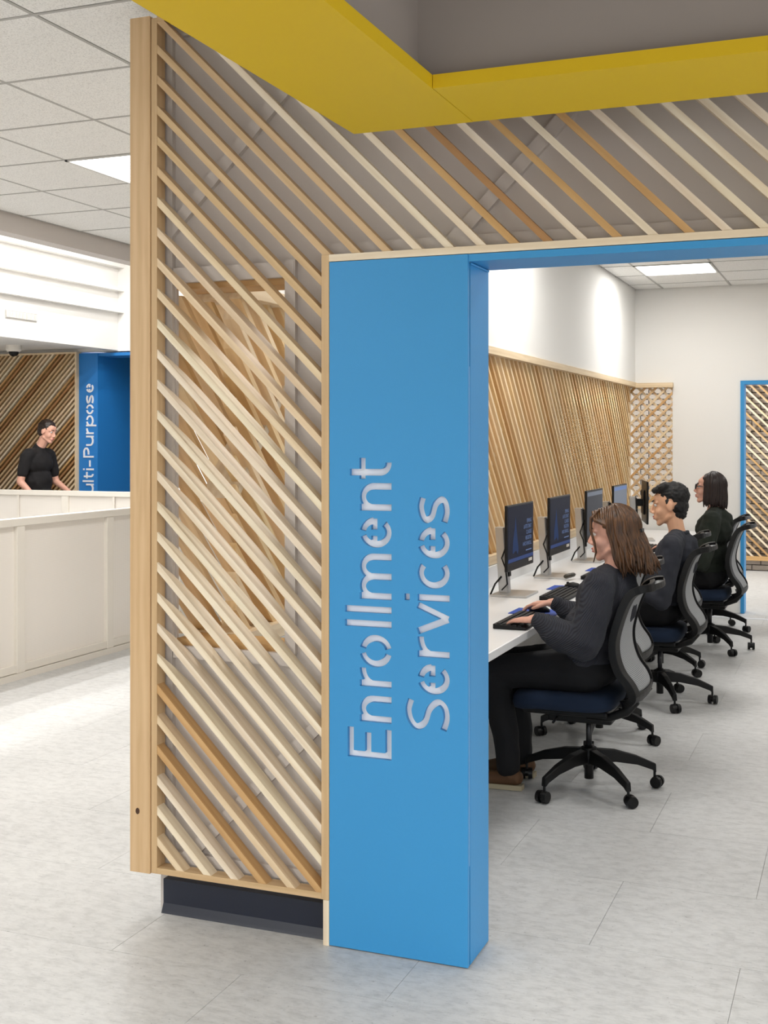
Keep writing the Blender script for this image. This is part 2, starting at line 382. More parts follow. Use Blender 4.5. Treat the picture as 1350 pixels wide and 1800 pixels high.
# corridor edge beam and atrium
MB().box(-4.12, -4.0, -8, 7.97, 2.91, CZ + 0.9).build('trim_1', GREYWALL, kind='structure', label='grey fascia along the edge of the corridor ceiling')
MB().box(-9, -4.0, -8, 7.97, 3.9, 4.0).build('ceiling_atrium', WHITE, kind='structure', label='high white ceiling over the stairwell')
bk = MB().box(-6.75, -6.6, -8, 7.97, 2.57, 3.9).box(-9, -6.75, -8, 7.97, 2.60, 2.72).build('wall_bulkhead', WHITE, kind='structure', label='white bulkhead over the far walkway')
for z in (2.98, 3.22, 3.48): box('light_band_ledge', WHITE, (-6.6, -6.52, -6, 7.97, z, z + 0.04), bk)  # fins added so the bulkhead shows bright bands of light

# ------------------------------------------------------------------ structure: walls
YW = 0.085
wf = MB().box(-1.115, -1.054, YW, 0.1, 0.0, 3.03).box(-1.054, -0.639, YW, 0.21, 0.0, 0.89).box(-1.054, -0.639, YW, 0.21, 2.105, 3.03) \
    .box(-0.639, -0.452, YW, 0.21, 0.0, 3.03).box(-0.452, 1.6, YW, 0.21, 2.14, 3.03).build('wall_front', GREYWALL, kind='structure', label='warm grey painted wall behind the slatted screen')
def batten(b): return box('batten', GREYWALL, b, wf)
bt = YW - 0.02
batten((-1.099, -1.058, bt, YW, 0.16, 2.97))
batten((-0.639, -0.602, bt, YW, 0.89, 2.16)); batten((-1.054, -0.606, bt - 0.002, YW, 2.105, 2.155)); batten((-1.054, -0.606, bt - 0.002, YW, 0.85, 0.89))
batten((-1.058, -0.49, bt, YW, 0.163, 0.2)); batten((-0.49, -0.478, bt, YW, 0.163, 2.12))
batten((-0.478, 1.5, bt, YW, 2.158, 2.203)); batten((-1.058, 1.5, bt, YW, 2.93, 2.97))
for c, u0, u1, z0, z1 in ((3.351, -1.058, -0.45, 2.16, 2.93), (1.19, -1.05, -0.49, 0.2, 0.85), (2.26, -0.478, 1.4, 2.203, 2.93), (1.16, 0.6, 1.5, 2.203, 2.93)):
    r = clip45(c, 1, u0, u1, z0, z1)
    if r: slat(wf, r[0][:2], r[1][:2], 'x', bt + 0.0005, YW, 0.042, r[0][2], r[1][2], 'tan', name='batten', m=GREYWALL)
# wooden lining of the wall opening
for b in ((-1.054, -0.639, YW + 0.002, 0.225, 2.085, 2.105), (-1.054, -0.639, YW + 0.002, 0.225, 0.89, 0.912)):
    box('opening_lining', WOOD, b, wf, tone=jit('honey'))
MB().box(-1.083, -0.478, 0.05, YW, 0.012, 0.11).prism([(YW, 0.0), (0.036, 0.0), (0.04, 0.008), (0.05, 0.03), (YW, 0.03)], -1.083, -0.478, 'x').build('baseboard_front', NAVY, kind='structure', label='navy vinyl cove base under the slatted screen')

MB().box(-1.1, -0.885, 0.21, 7.97, 2.115, CZ + 0.03).build('wall_left', WHITE, kind='structure', label='white wall above the office slatted partition')
MB().box(-1.1, -0.88, 0.225, 7.97, 0.0, 0.86).build('wall_low', WHITE, kind='structure', label='low white wall behind the long desk')
MB().box(-0.9, -0.54, 7.97, 8.12, 0, 0.93).box(-1.05, -0.54, 7.97, 8.12, 2.06, IZ + 0.03).box(-1.05, -0.93, 7.97, 8.12, 0, 2.06).box(-0.54, 0.067, 7.97, 8.12, 0, IZ + 0.03) \
    .box(0.067, 1.55, 7.97, 8.12, 2.115, IZ + 0.03).box(1.55, 4.75, 7.97, 8.12, 0, IZ + 0.03).build('wall_back', WHITE, kind='structure', label='white end wall of the office')
MB().box(4.6, 4.75, 0.21, 7.97, 0, IZ + 0.03).build('wall_right', WHITE, kind='structure', label='white right wall of the office')
MB().box(1.6, 4.75, YW, 0.21, 0, 3.03).build('wall_front_right', GREYWALL, kind='structure', label='grey wall right of the office doorway')
MB().box(-9, 1.2, -8.1, -8, 0, 4.0).build('rear_light_block', WHITE, kind='structure', label='unseen white wall added behind the viewpoint to block light')  # unseen, added to cut light from behind so the right side dominates
# far corridor wall with a dark room behind the blue portal
MB().box(-9, -7.09, 7.97, 8.12, 0, 4.0).box(-7.09, -4.4, 7.97, 8.12, 2.56, 4.0).box(-4.4, -1.05, 7.97, 8.12, 0, 4.0).build('wall_corridor_end', WHITE, kind='structure', label='white end wall of the corridor above the blue portal')
MB().box(-9.1, -9, -8, 8.12, 0, 4).build('wall_corridor_left', WHITE, kind='structure', label='white wall beyond the stairwell')
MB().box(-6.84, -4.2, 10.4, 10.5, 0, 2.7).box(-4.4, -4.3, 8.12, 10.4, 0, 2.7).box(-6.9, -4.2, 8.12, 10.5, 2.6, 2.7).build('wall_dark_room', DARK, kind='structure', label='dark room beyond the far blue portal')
# far brick wall
bw = MB().box(-2.6, 2.4, 11.82, 12.0, 0, IZ + 0.1).build('wall_brick', MORTAR, kind='structure', label='grey brick wall beyond the office')
brick_me = MB().box(-0.0975, 0.0975, -0.05, 0.012, -0.0285, 0.0285).mesh('brick'); brick_me.materials.append(BRICK)
rest = MB()
for r in range(36):
    for c in range(22):
        x = -2.5 + 0.205 * c + (0.1025 if r % 2 else 0); q = (x, 11.812 + random.uniform(-0.003, 0.002), 0.0335 + r * 0.067)
        if (-1.72 < x < -0.98 or -0.36 < x < 0.25) and r < 34:
            o = bpy.data.objects.new('brick', brick_me); COL.objects.link(o); o.parent = bw; o.location = q
        elif x < 2.3: rest.box(q[0] - 0.0975, q[0] + 0.0975, q[1] - 0.05, q[1] + 0.012, q[2] - 0.0285, q[2] + 0.0285)
rest.build('brickwork', BRICK, bw, kind='stuff')
MB().box(-2.6, 4.6, 8.12, 12, IZ, IZ + 0.1).build('ceiling_back_room', WHITE, kind='structure', label='white ceiling in front of the brick wall')
MB().box(-2.7, -2.6, 8.12, 12, 0, IZ).build('wall_back_room', WHITE, kind='structure', label='white side wall of the brick room')

# ------------------------------------------------------------------ lights of the place, plus added unseen ones
def troffer(label, x, y, z, w=0.61, d=0.61, power=TROFFER_W, group=None):
    t = thing('ceiling_light', label, 'ceiling light', (x, y, z), group=group)
    MB().box(-w / 2, w / 2, -d / 2, -d / 2 + 0.016, -0.004, 0.03).box(-w / 2, w / 2, d / 2 - 0.016, d / 2, -0.004, 0.03).box(-w / 2, -w / 2 + 0.016, -d / 2, d / 2, -0.004, 0.03).box(w / 2 - 0.016, w / 2, -d / 2, d / 2, -0.004, 0.03).build('frame', TBAR, t)
    MB().box(-w / 2 + 0.016, w / 2 - 0.016, -d / 2 + 0.016, d / 2 - 0.016, 0.004, 0.02).build('diffuser', DIFF, t)
    L = bpy.data.lights.new('lamp', 'AREA'); L.shape = 'RECTANGLE'; L.size = w - 0.05; L.size_y = d - 0.05; L.energy = power; L.color = (1.0, 0.985, 0.96)
    lo = bpy.data.objects.new('lamp', L); COL.objects.link(lo); lo.parent = t; lo.location = (0, 0, -0.012)
    return t
G = 0.61
troffer('square recessed light panel in the corridor tile ceiling', -1.542 - 1.5 * G, -0.04 + 3.5 * G, CZ, power=TROFFER_W * 2.4)
ox, oy = -0.63, 0.29
troffer('square light panel in the office ceiling near the white end wall', ox + 0.5 * G, oy + 10.5 * G, IZ)
for i, j, w in ((0, 5, 'above the middle of the desk'), (0, 1, 'above the near end of the desk'), (4, 10, 'right of the office, far'), (4, 5, 'right of the office, middle'), (4, 1, 'right of the office, near')):
    troffer('square office ceiling light panel ' + w, ox + (i + 0.5) * G, oy + (j + 0.5) * G, IZ)
troffer('added unseen fill light in front of the brick wall', 0.3, 10.2, IZ - 0.02, power=TROFFER_W * 2.5)  # unseen panel added to brighten the brick room
troffer('added unseen fill light at the left of the brick room', -1.5, 10.2, IZ - 0.02, power=TROFFER_W * 2.5)  # second unseen panel added for the same far room
for i, (x, y) in enumerate(((-2.6, -3.2), (-2.6, -6.0), (4.2, -2.2), (4.2, -5.2), (1.4, -6.6))):  # panels out of view, added to light the foreground
    troffer('added unseen long foyer fill light panel ' + ('left of the viewpoint by the stair guard', 'at the rear left by the white wall', 'right of the yellow soffit', 'at the rear right of the foyer', 'straight behind the yellow soffit')[i], x, y, CZ + (-0.005 if x < -1.05 else 0.02), 0.61, 1.22, TROFFER_W * (3.0 if x < 0 else 3.2))
# atrium linear lights
for i, (x, z, nm) in enumerate(((-5.9, 3.86, 'nearest the bulkhead'), (-5.2, 3.86, 'in the middle'), (-4.5, 3.86, 'nearest the corridor'))):
    t = thing('linear_light', 'long linear ceiling light over the stairwell, the one ' + nm, 'ceiling light', (x, 2.5, z))
    MB().box(-0.05, 0.05, -5, 5, 0, 0.04).build('housing', TBAR, t)
    MB().box(-0.04, 0.04, -4.95, 4.95, -0.012, 0.0).build('diffuser', DIFF, t)
    L = bpy.data.lights.new('lamp', 'AREA'); L.shape = 'RECTANGLE'; L.size = 0.08; L.size_y = 9.8; L.energy = 92; L.color = (1.0, 0.985, 0.965)
    lo = bpy.data.objects.new('lamp', L); COL.objects.link(lo); lo.parent = t; lo.location = (0, 0, -0.03)
#@@PART2
# ------------------------------------------------------------------ yellow soffit ring
ys = thing('yellow_soffit', 'bright yellow L-shaped dropped soffit with grey recess hanging overhead', 'soffit', (-0.235, -0.315, 2.44))
YX0, YX1, YY0, YY1 = -0.235, 3.2, -3.9, -0.315     # outer
IX0, IX1, IY0, IY1 = 0.115, 2.85, -3.55, -0.65     # inner
def part(name, m, b, p, **k): return box(name, m, b, p, **k)
part('soffit_board', YELLOW, (YX0, IX0, YY0, YY1, 2.44, 2.474), ys)
part('soffit_board', YELLOW, (IX0 + 0.0015, YX1, IY1, YY1, 2.4405, 2.474), ys)
part('soffit_board', YELLOW, (IX1, YX1, YY0, IY1, 2.4405, 2.474), ys)
part('soffit_board', YELLOW, (IX0 + 0.0015, IX1, YY0, IY0, 2.4405, 2.474), ys)
for b in ((-0.2, 0.06, YY0 + 0.03, IY1 + 0.05, 2.474, CZ + 0.03), (-0.2, YX1 - 0.03, IY1 + 0.05, -0.345, 2.474, CZ + 0.03), (IX1 + 0.05, YX1 - 0.03, YY0 + 0.03, IY1 + 0.05, 2.474, CZ + 0.03), (0.06, IX1 + 0.05, YY0 + 0.03, IY0 - 0.05, 2.474, CZ + 0.03)):
    part('upstand', GREYSOFF, b, ys)
part('recess_ceiling', GREYSOFF, (0.06, IX1 + 0.05, IY0 - 0.05, IY1 + 0.05, CZ, CZ + 0.03), ys)

# ------------------------------------------------------------------ stencil lettering
SW = 0.142
def arc(cx, cy, rx, ry, a0, a1, n=14):
    return [(cx + rx * math.cos(math.radians(a0 + (a1 - a0) * i / n)), cy + ry * math.sin(math.radians(a0 + (a1 - a0) * i / n))) for i in range(n + 1)]
def spl(P, n=6):
    out = []; Q = [P[0]] + P + [P[-1]]
    for i in range(1, len(Q) - 2):
        for k in range(n):
            t = k / n; a, b, c, d = Q[i - 1], Q[i], Q[i + 1], Q[i + 2]
            out.append(tuple(0.5 * (2 * b[j] + (c[j] - a[j]) * t + (2 * a[j] - 5 * b[j] + 4 * c[j] - d[j]) * t * t + (3 * b[j] - a[j] - 3 * c[j] + d[j]) * t ** 3) for j in (0, 1)))
    out.append(P[-1]); return out
XH = 0.72
def arch(x0, w):
    r = (w - SW) / 2; cx = x0 + w / 2; ry = 0.235
    return arc(cx, XH - SW / 2 - ry, r, ry, 165, 0) + [(x0 + w - SW / 2, 0)]
def g_e(w):
    cx, cy = w / 2, XH / 2; rx, ry = (w - SW) / 2, (XH - SW) / 2
    return [arc(cx, cy, rx, ry, 82, 8) , [(w - 0.03, cy + 0.03), (cx + 0.06, cy + 0.03)], arc(cx, cy, rx, ry, 106, 318, 22), [(SW * 0.6, cy + 0.03), (cx - 0.07, cy + 0.03)]]
def g_o(w):
    cx, cy = w / 2, XH / 2; rx, ry = (w - SW) / 2, (XH - SW) / 2 + 0.005
    return [arc(cx, cy, rx, ry, 102, 258, 18), arc(cx, cy, rx, ry, 78, -78, 18)]
def g_s(w, h):
    k = SW / 2
    return [spl([(w * 0.93, h - k - 0.06 * h), (w * 0.62, h - k), (w * 0.3, h - k - 0.05 * h), (k, h * 0.74), (w * 0.25, h * 0.565), (w * 0.68, h * 0.45), (w - k, h * 0.26), (w * 0.74, k + 0.04 * h), (w * 0.4, k), (w * 0.05, k + 0.07 * h)])]
def glyph(ch, w):
    k = SW / 2
    if ch == 'E': return [[(k, 0), (k, 1)], [(0, k), (w, k)], [(0, 0.53), (w * 0.86, 0.53)], [(0, 1 - k), (w, 1 - k)]]
    if ch == 'n': return [[(k, 0), (k, XH)], arch(0, w)]
    if ch == 'm': return [[(k, 0), (k, XH)], arch(0, w / 2 + k), arch(w / 2 - k, w / 2 + k)]
    if ch == 'u': return [[(k, XH), (k, 0.3)] + arc(w / 2, k + 0.235, w / 2 - k, 0.235, 180, 345), [(w - k, XH), (w - k, 0)]]
    if ch == 'r': return [[(k, 0), (k, XH)], arc(w * 0.95, XH - k - 0.26, w * 0.95 - k, 0.26, 165, 88)]
    if ch == 'o': return g_o(w)
    if ch == 'l': return [[(k, 0), (k, 1.06)]]
    if ch == 'i': return [[(k, 0), (k, XH)], [(k, 0.9), (k, 1.02)]]
    if ch == 'e': return g_e(w)
    if ch == 't': return [[(w * 0.3, 0.95), (w * 0.3, 0.26)] + arc(w * 0.3 + 0.19, k + 0.19, 0.19, 0.19, 180, 275), [(0, 0.66), (w * 0.95, 0.66)]]
    if ch == 'S': return g_s(w, 1.0)
    if ch == 's': return g_s(w, XH)
    if ch == 'v': return [[(k * 0.9, XH), (w / 2 , 0.03)], [(w - k * 0.9, XH), (w / 2, 0.03)]]
    if ch == 'c': return [arc(w * 0.56, XH / 2, w * 0.56 - k, XH / 2 - k, 52, 308, 22)]
    if ch == '-': return [[(0, 0.36), (w, 0.36)]]
    if ch == 'M': return [[(k, 0), (k, 1)], [(w - k, 0), (w - k, 1)], [(k, 0.97), (w / 2, 0.2)], [(w - k, 0.97), (w / 2, 0.2)]]
    if ch == 'P': return [[(k, 0), (k, 1)], [(0, 1 - k), (w * 0.5, 1 - k)] + arc(w * 0.5, 0.72, w * 0.5 - k, 0.22, 80, -90), [(w * 0.5, 0.5), (w * 0.3, 0.5)]]
    if ch == 'p': return [[(k, XH), (k, -0.25)], arc(w / 2, XH / 2, w / 2 - k, XH / 2 - k, 165, 100, 6), arc(w / 2, XH / 2, w / 2 - k, XH / 2 - k, 78, -165, 18)]
    return []
def thick(pts, w):
    L, R = [], []
    n = len(pts)
    for i in range(n):
        a = Vector(pts[max(i - 1, 0)]); b = Vector(pts[min(i + 1, n - 1)]); d = (b - a)
        if d.length < 1e-6: continue
        d.normalize(); q = Vector((-d.y, d.x)) * w / 2; p = Vector(pts[i])
        L.append((p + q)[:]); R.append((p - q)[:])
    return L + R[::-1]
def lettering(mb, items, x_base, cap, y0, y1, zfun=None):
    """items: (char, z start, width in m). Text reads upwards, letter tops towards -X, baseline at x_base."""
    for idx, (ch, z, w) in enumerate(items):
        for si, st in enumerate(glyph(ch, w / cap)):
            poly = thick([(a, b) for a, b in st], SW)
            e = 0.00013 * ((idx * 5 + si) % 7)
            n = len(poly) // 2
            A = [mb.bm.verts.new((x_base - b * cap, y0 - e, z + a * cap)) for a, b in poly]; B = [mb.bm.verts.new((x_base - b * cap, y1 + e, z + a * cap)) for a, b in poly]
            N = len(poly)
            for i in range(n - 1):
                mb.bm.faces.new((A[i], A[i + 1], A[N - 2 - i], A[N - 1 - i])); mb.bm.faces.new((B[i], B[N - 1 - i], B[N - 2 - i], B[i + 1]))
            for i in range(N): mb.bm.faces.new((A[i], B[i], B[(i + 1) % N], A[(i + 1) % N]))

# ------------------------------------------------------------------ blue doorway portal with the cut-out sign
po = thing('doorway_portal', 'bright blue doorway portal with white cut-out words Enrollment Services', 'doorway', (-0.226, 0.1, 0))
def zy(y, D): return 1.582 - (y - 772) * D / 2125.0
DE, DS = 3.716, 3.65
enr = [(c, zy(y0, DE), (y0 - y1) * DE / 2125) for c, y0, y1 in (('E', 1334, 1281), ('n', 1270, 1223), ('r', 1208, 1174), ('o', 1173, 1116), ('l', 1103, 1092), ('l', 1078, 1067), ('m', 1054, 973), ('e', 963, 909), ('n', 898, 849), ('t', 842, 803))]
ser = [(c, zy(y0, DS), (y0 - y1) * DS / 2125) for c, y0, y1 in (('S', 1285, 1228), ('e', 1221, 1167), ('r', 1156, 1119), ('v', 1116, 1059), ('i', 1057, 1046), ('c', 1035, 986), ('e', 982, 926), ('s', 920, 872))]
plate = box('sign_panel', BLUE, (-0.452, 0.0, 0.0, 0.016, 0.004, 2.134), po)
cut = MB(); lettering(cut, enr, -0.244, 0.146, -0.02, 0.03); lettering(cut, ser, -0.057, 0.142, -0.02, 0.03)
bmesh.ops.translate(cut.bm, verts=cut.bm.verts, vec=-Vector((-0.226, 0.008, 1.069)))
cutter = bpy.data.objects.new('cut', cut.mesh('cut')); COL.objects.link(cutter)
cutter.location = (-0.226, 0.008, 1.069)
bpy.context.view_layer.update()
bo = plate.modifiers.new('bool', 'BOOLEAN'); bo.operation = 'DIFFERENCE'; bo.object = cutter; bo.solver = 'EXACT'; bo.use_self = True
dg = bpy.context.evaluated_depsgraph_get(); dg.update()
me = bpy.data.meshes.new_from_object(plate.evaluated_get(dg)); plate.modifiers.clear(); plate.data = me
bpy.data.objects.remove(cutter)
if not me.materials: me.materials.append(BLUE)
box('sign_backing', LETTER, (-0.45, -0.002, 0.0165, 0.024, 0.3, 1.8), po, label='white board behind the cut-out letters')
box('column', BLUE, (-0.452, 0.0, 0.025, 0.215, 0.004, 2.113), po)
box('header_board', BLUE, (0.0005, 1.6, 0.004, 0.215, 2.113, 2.134), po)
box('column', BLUE, (1.4, 1.6, 0.0, 0.215, 0.004, 2.1125), po)
MB().tube([(0.004, 0.02, 2.108), (0.004, 0.2, 2.108)], 0.0035, 6).build('caulk_bead', BLUE, po, world=True)

# ------------------------------------------------------------------ front slatted screen
fs = thing('slat_screen', 'large wooden screen of diagonal slats framed around the blue portal', 'screen', (-0.8, 0, 0.14))
box('end_board', WOOD, (-1.178, -1.101, -0.006, 0.11, 0.141, 2.985), fs, tone='post', bevel=0.002)
MB().ell((-1.148, -0.0062, 0.345), (0.008, 0.0012, 0.011)).build('knot', mat('knot_dark', (70, 46, 30), 0.7), fs, world=True, smooth=True)
box('frame_member', WOOD, (-1.0995, -1.0775, 0.0, 0.052, 0.143, 2.978), fs, tone='tan', bevel=0.001)
box('frame_member', WOOD, (-1.0775, -0.479, 0.0, 0.052, 0.143, 0.163), fs, tone='tan', bevel=0.001)
box('frame_member', WOOD, (-0.479, -0.4535, -0.001, 0.052, 0.143, 2.158), fs, tone='tan', bevel=0.001)
box('frame_member', WOOD, (-0.4535, 1.6, -0.001, 0.052, 2.136, 2.158), fs, tone='pale', bevel=0.001)
box('frame_member', WOOD, (-1.0775, 1.6, 0.0, 0.052, 2.965, 2.985), fs, tone='tan', bevel=0.001)
box('foot_strip', WOOD, (-0.474, -0.4535, 0.0, 0.05, 0.0, 0.142), fs, tone='pale', bevel=0.001)
tones = {}
for k in range(-1, 27):
    tones[-k] = ('tan' if k < 5 else 'light' if k < 9 else 'pale' if k < 21 else {21: 'honey', 22: 'light', 23: 'honey', 24: 'pale', 25: 'pale', 26: 'light'}[k])
for j, t in {1: 'tan', 0: 'tan', -1: 'tan', 2: 'pale', 3: 'pale', 4: 'pale', 5: 'honey', 6: 'brown', 7: 'pale', 8: 'honey', 9: 'pale', 10: 'honey', 11: 'pale', 12: 'pale', 13: 'pale', 14: 'pale'}.items(): tones[j] = t
def backdepth(u, z):
    sl_ = u + z                                     # the pale slats crossing the opening are notched thin at the left frame
    if -0.25 < sl_ < 1.25:
        d = 0.012 + 0.032 * max(0, min(1, (u + 1.0775) / 0.06))
        hu = max(0, min(1, (u + 1.02) / 0.08)) * max(0, min(1, (-0.60 - u) / 0.12))
        return d + 0.013 * hu
    return 0.044
for j in range(-26, 28):
    s = 1.797 + 0.1009 * j
    a = (-1.0775, s + 1.0775, 'v') if s + 1.0775 < 2.965 else (s - 2.965, 2.965, 'h')
    if s + 0.479 < 2.158:
        b = (-0.479, s + 0.479, 'v') if s + 0.479 > 0.163 else (s - 0.163, 0.163, 'h')
    else: b = (s - 2.158, 2.158, 'h')
    if b[0] > 1.6: b = (1.6, s - 1.6, 'v')
    if b[0] - a[0] < 0.03: continue
    slat(fs, a[:2], b[:2], 'x', 0.002, 0.05, 0.0205, a[2], b[2], jit(tones.get(j, 'pale'), 0.04), prof=backdepth)

# ------------------------------------------------------------------ office partition of slats above the desk
pt = thing('slat_partition', 'long wooden slatted partition standing behind the office monitors', 'partition', (-0.94, 4.0, 0.86))
box('top_rail', WOOD, (-1.1, -0.868, 0.23, 7.96, 2.068, 2.112), pt, tone='light', bevel=0.002)
box('sill', WOOD, (-1.1, -0.875, 0.23, 7.96, 0.862, 0.915), pt, tone='light', bevel=0.002)
box('end_post', WOOD, (-0.995, -0.925, 7.80, 7.86, 0.915, 2.068), pt, tone='light')
box('end_post', WOOD, (-0.995, -0.925, 7.90, 7.955, 0.915, 2.068), pt, tone='light')

s = 1.04
k = 0
pal = ['w1', 'w3', 'w2', 'w1', 'w4', 'w1', 'w2', 'w3', 'w2', 'w1', 'w3']
while s < 10.0:
    r = clip45(s, -1, 0.23, 7.80, 0.915, 2.068)
    r2 = clip45(s + 0.05, -1, 0.105, 7.80, 0.915, 2.068)
    if r2: slat(pt, r2[0][:2], r2[1][:2], 'y', -1.05, -1.09, 0.021, r2[0][2], r2[1][2], jit(pal[(k * 5 + 3) % 11], 0.07))
    if r: slat(pt, r[0][:2], r[1][:2], 'y', -0.905, -0.955, 0.022, r[0][2], r[1][2], jit(pal[(k * 7) % 11], 0.07))
    s += 0.1; k += 1
for c in (1.12, 0.10, -0.92, -1.94, -2.96, -3.98, -5.0, -6.02):
    r = clip45(c, 1, 0.28, 7.80, 0.915, 2.068)
    if r: slat(pt, r[0][:2], r[1][:2], 'y', -0.923, -1.05, 0.034, r[0][2], r[1][2], 'pale', name='brace')

# lattice in the opening of the end wall
la = thing('lattice_screen', 'small crossed wooden lattice in the corner opening of the end wall', 'lattice', (-0.735, 7.98, 0.93))
box('cap_rail', WOOD, (-0.93, -0.53, 7.90, 8.03, 2.062, 2.105), la, tone='light')
box('sill', WOOD, (-0.93, -0.54, 7.93, 8.05, 0.93, 0.965), la, tone='light')
for sg, d0, d1, tn in ((1, 7.945, 7.965, ('tan', 'honey', 'light', 'tan')), (-1, 7.985, 8.005, ('pale', 'light', 'pale', 'light'))):
    for i in range(-4, 24):
        s = (1.65 + 0.1 * i) if sg > 0 else (0.2 + 0.1 * i)
        r = clip45(s, sg, -0.925, -0.54, 0.965, 2.062)
        if r: slat(la, r[0][:2], r[1][:2], 'x', d0, d1, 0.021, r[0][2], r[1][2], jit(tn[i % 4], 0.05))
# blue doorway at the end of the office
dp = thing('end_doorway_frame', 'narrow blue painted door frame in the office end wall', 'doorway', (0.8, 8.0, 0))
for b in ((0.067, 0.1, 7.955, 8.14, 0, 2.08), (1.52, 1.55, 7.955, 8.14, 0, 2.08), (0.067, 1.55, 7.955, 8.14, 2.08, 2.113)): box('frame_member', BLUE, b, dp)
MB().box(-0.5, 1.55, 7.62, 7.66, 0.0, 0.004).build('threshold_strip', LETTER, label='thin white floor strip before the office end wall', cat='floor strip')
# slats in front of the brick
bs = thing('brick_slat_screen', 'wooden diagonal slat screen mounted on the grey brick wall', 'screen', (0.5, 11.7, 0.126))
box('frame_member', WOOD, (-0.9, 1.9, 11.66, 11.73, 0.126, 0.178), bs, tone='honey')
box('frame_member', WOOD, (-0.9, 1.9, 11.66, 11.73, 2.5, 2.54), bs, tone='honey')
for i in range(-22, 42):
    s = 1.98 + 0.0965 * i
    r = clip45(s, -1, -0.28, 1.9, 0.178, 2.5)
    if r: slat(bs, r[0][:2], r[1][:2], 'x', 11.665, 11.70, 0.021, r[0][2], r[1][2], jit(('pale', 'honey', 'light', 'tan', 'pale')[(i * 3) % 5], 0.05))
for c in (1.85, 0.4):
    r = clip45(c, 1, -0.28, 1.9, 0.178, 2.5)
    slat(bs, r[0][:2], r[1][:2], 'x', 11.703, 11.73, 0.035, r[0][2], r[1][2], T(168, 156, 142), name='brace')

# ------------------------------------------------------------------ far corridor: portal, slats, guards
fp = thing('far_portal', 'blue doorway portal with white word Multi-Purpose at the corridor end', 'doorway', (-6.9, 7.95, 0))
box('sign_panel', BLUED, (-7.09, -6.84, 7.93, 8.0, 0, 2.545), fp)
box('jamb', BLUED, (-6.87, -6.84, 8.0, 9.6, 0, 2.545), fp)
box('header_board', BLUED, (-6.84, -4.4, 7.945, 8.3, 2.51, 2.545), fp)
box('sign_panel', BLUED, (-4.4, -4.2, 7.93, 8.0, 0, 2.545), fp)
DM = 13.5; MPX = -6.892
mp_ = [(c, zy(y0, DM), (y0 - y1) * DM / 2125) for c, y0, y1 in (('M', 893, 872), ('u', 867.5, 850.4), ('l', 847.4, 844), ('t', 841.3, 829.1), ('i', 826.6, 823), ('-', 820.6, 809.2), ('P', 804.5, 786.6), ('u', 783.8, 765.8), ('r', 763, 752.6), ('p', 749.4, 729.9), ('o', 728.1, 710.7), ('s', 709.2, 694.4), ('e', 689.9, 674.2))]
for it in mp_:
    lt = MB(); lettering(lt, [it], MPX, 0.135, 7.922, 7.93); lt.build('letter', LETTER, fp, world=True, label='white letter')
fw = thing('far_slat_screen', 'tall wall screen of closely spaced diagonal slats at the corridor end', 'screen', (-7.9, 7.93, 0))
box('backing', mat('tan_backing', (150, 128, 104), 0.9), (-8.6, -7.11, 7.945, 7.965, 0.1, 2.55), fw)
box('frame_member', WOOD, (-7.112, -7.091, 7.88, 7.965, 0.1, 2.56), fw, tone='light')
box('frame_member', WOOD, (-8.6, -7.112, 7.88, 7.965, 2.54, 2.56), fw, tone='light')
for i in range(0, 66):
    s = 7.3 + 0.0645 * i
    r = clip45(s, 1, -8.6, -7.112, 0.15, 2.54)
    if r: slat(fw, r[0][:2], r[1][:2], 'x', 7.885, 7.925, 0.021, r[0][2], r[1][2], jit(('light', 'tan', 'pale', 'tan', 'honey', 'light', 'brown')[(i * 5) % 7], 0.08))
r = clip45(-5.05, -1, -8.6, -7.112, 0.15, 2.54)
if r: slat(fw, r[0][:2], r[1][:2], 'x', 7.926, 7.944, 0.035, r[0][2], r[1][2], 'light', name='brace')

def guard(name, label, A, B, posts, axis):
    """stair guard: square posts, rails and perforated sheets. axis 'y' runs along Y at X=A[0]; axis 'x' along X."""
    g = thing(name, label, 'railing', (A[0], A[1], 0))
    def bx_(nm, m, u0, u1, n0, n1, z0, z1, **k):
        b = (A[0] + n0, A[0] + n1, u0, u1, z0, z1) if axis == 'y' else (u0, u1, A[1] + n0, A[1] + n1, z0, z1)
        return box(nm, m, b, g, **k)
    u0, u1 = (A[1], B[1]) if axis == 'y' else (A[0], B[0])
    bx_('top_rail', RAILM, u0, u1, -0.035, 0.035, 1.01, 1.06, bevel=0.003)
    bx_('bottom_rail', RAILM, u0, u1, -0.025, 0.025, 0.045, 0.095)
    bx_('kerb', RAILM, u0, u1, -0.05, 0.04, 0.0, 0.04)
    for p in posts: bx_('post', RAILM, p - 0.04, p + 0.04, -0.03, 0.03, 0.0405, 1.0095, bevel=0.003)
    for a, b in zip(posts, posts[1:]):
        bx_('perforated_panel', PERF, a + 0.04, b - 0.04, -0.004, 0.002, 0.095, 1.01)
        m = (a + b) / 2
        bx_('stiffener', RAILM, a + 0.04, b - 0.04, -0.03, -0.02, 0.5, 0.53)
        bx_('stiffener', RAILM, m - 0.012, m + 0.012, -0.03, -0.02, 0.095, 1.01)
    return g
guard('stair_guard', 'off-white perforated metal guard along the near side of the stairwell', (-4.1, -2.04, 0), (-4.1, 6.72, 0), [-2.0 + 1.02 * i for i in range(9)], 'y')
guard('stair_guard', 'white perforated guard crossing the far end of the stairwell', (-8.9, 6.76, 0), (-4.14, 6.76, 0), [-8.72 + 1.16 * i for i in range(5)], 'x')
dc = thing('dome_camera', 'small white security dome camera under the far bulkhead', 'camera', (-7.46, 7.27, 2.6))
MB().lathe([(0.085, 0), (0.085, -0.05), (0.07, -0.07)], k=20).build('housing', RAILM, dc)
MB().lathe([(0.055, -0.065), (0.05, -0.095), (0.03, -0.115), (0.005, -0.122)], k=16).build('dome', BLACKS, dc, smooth=True)
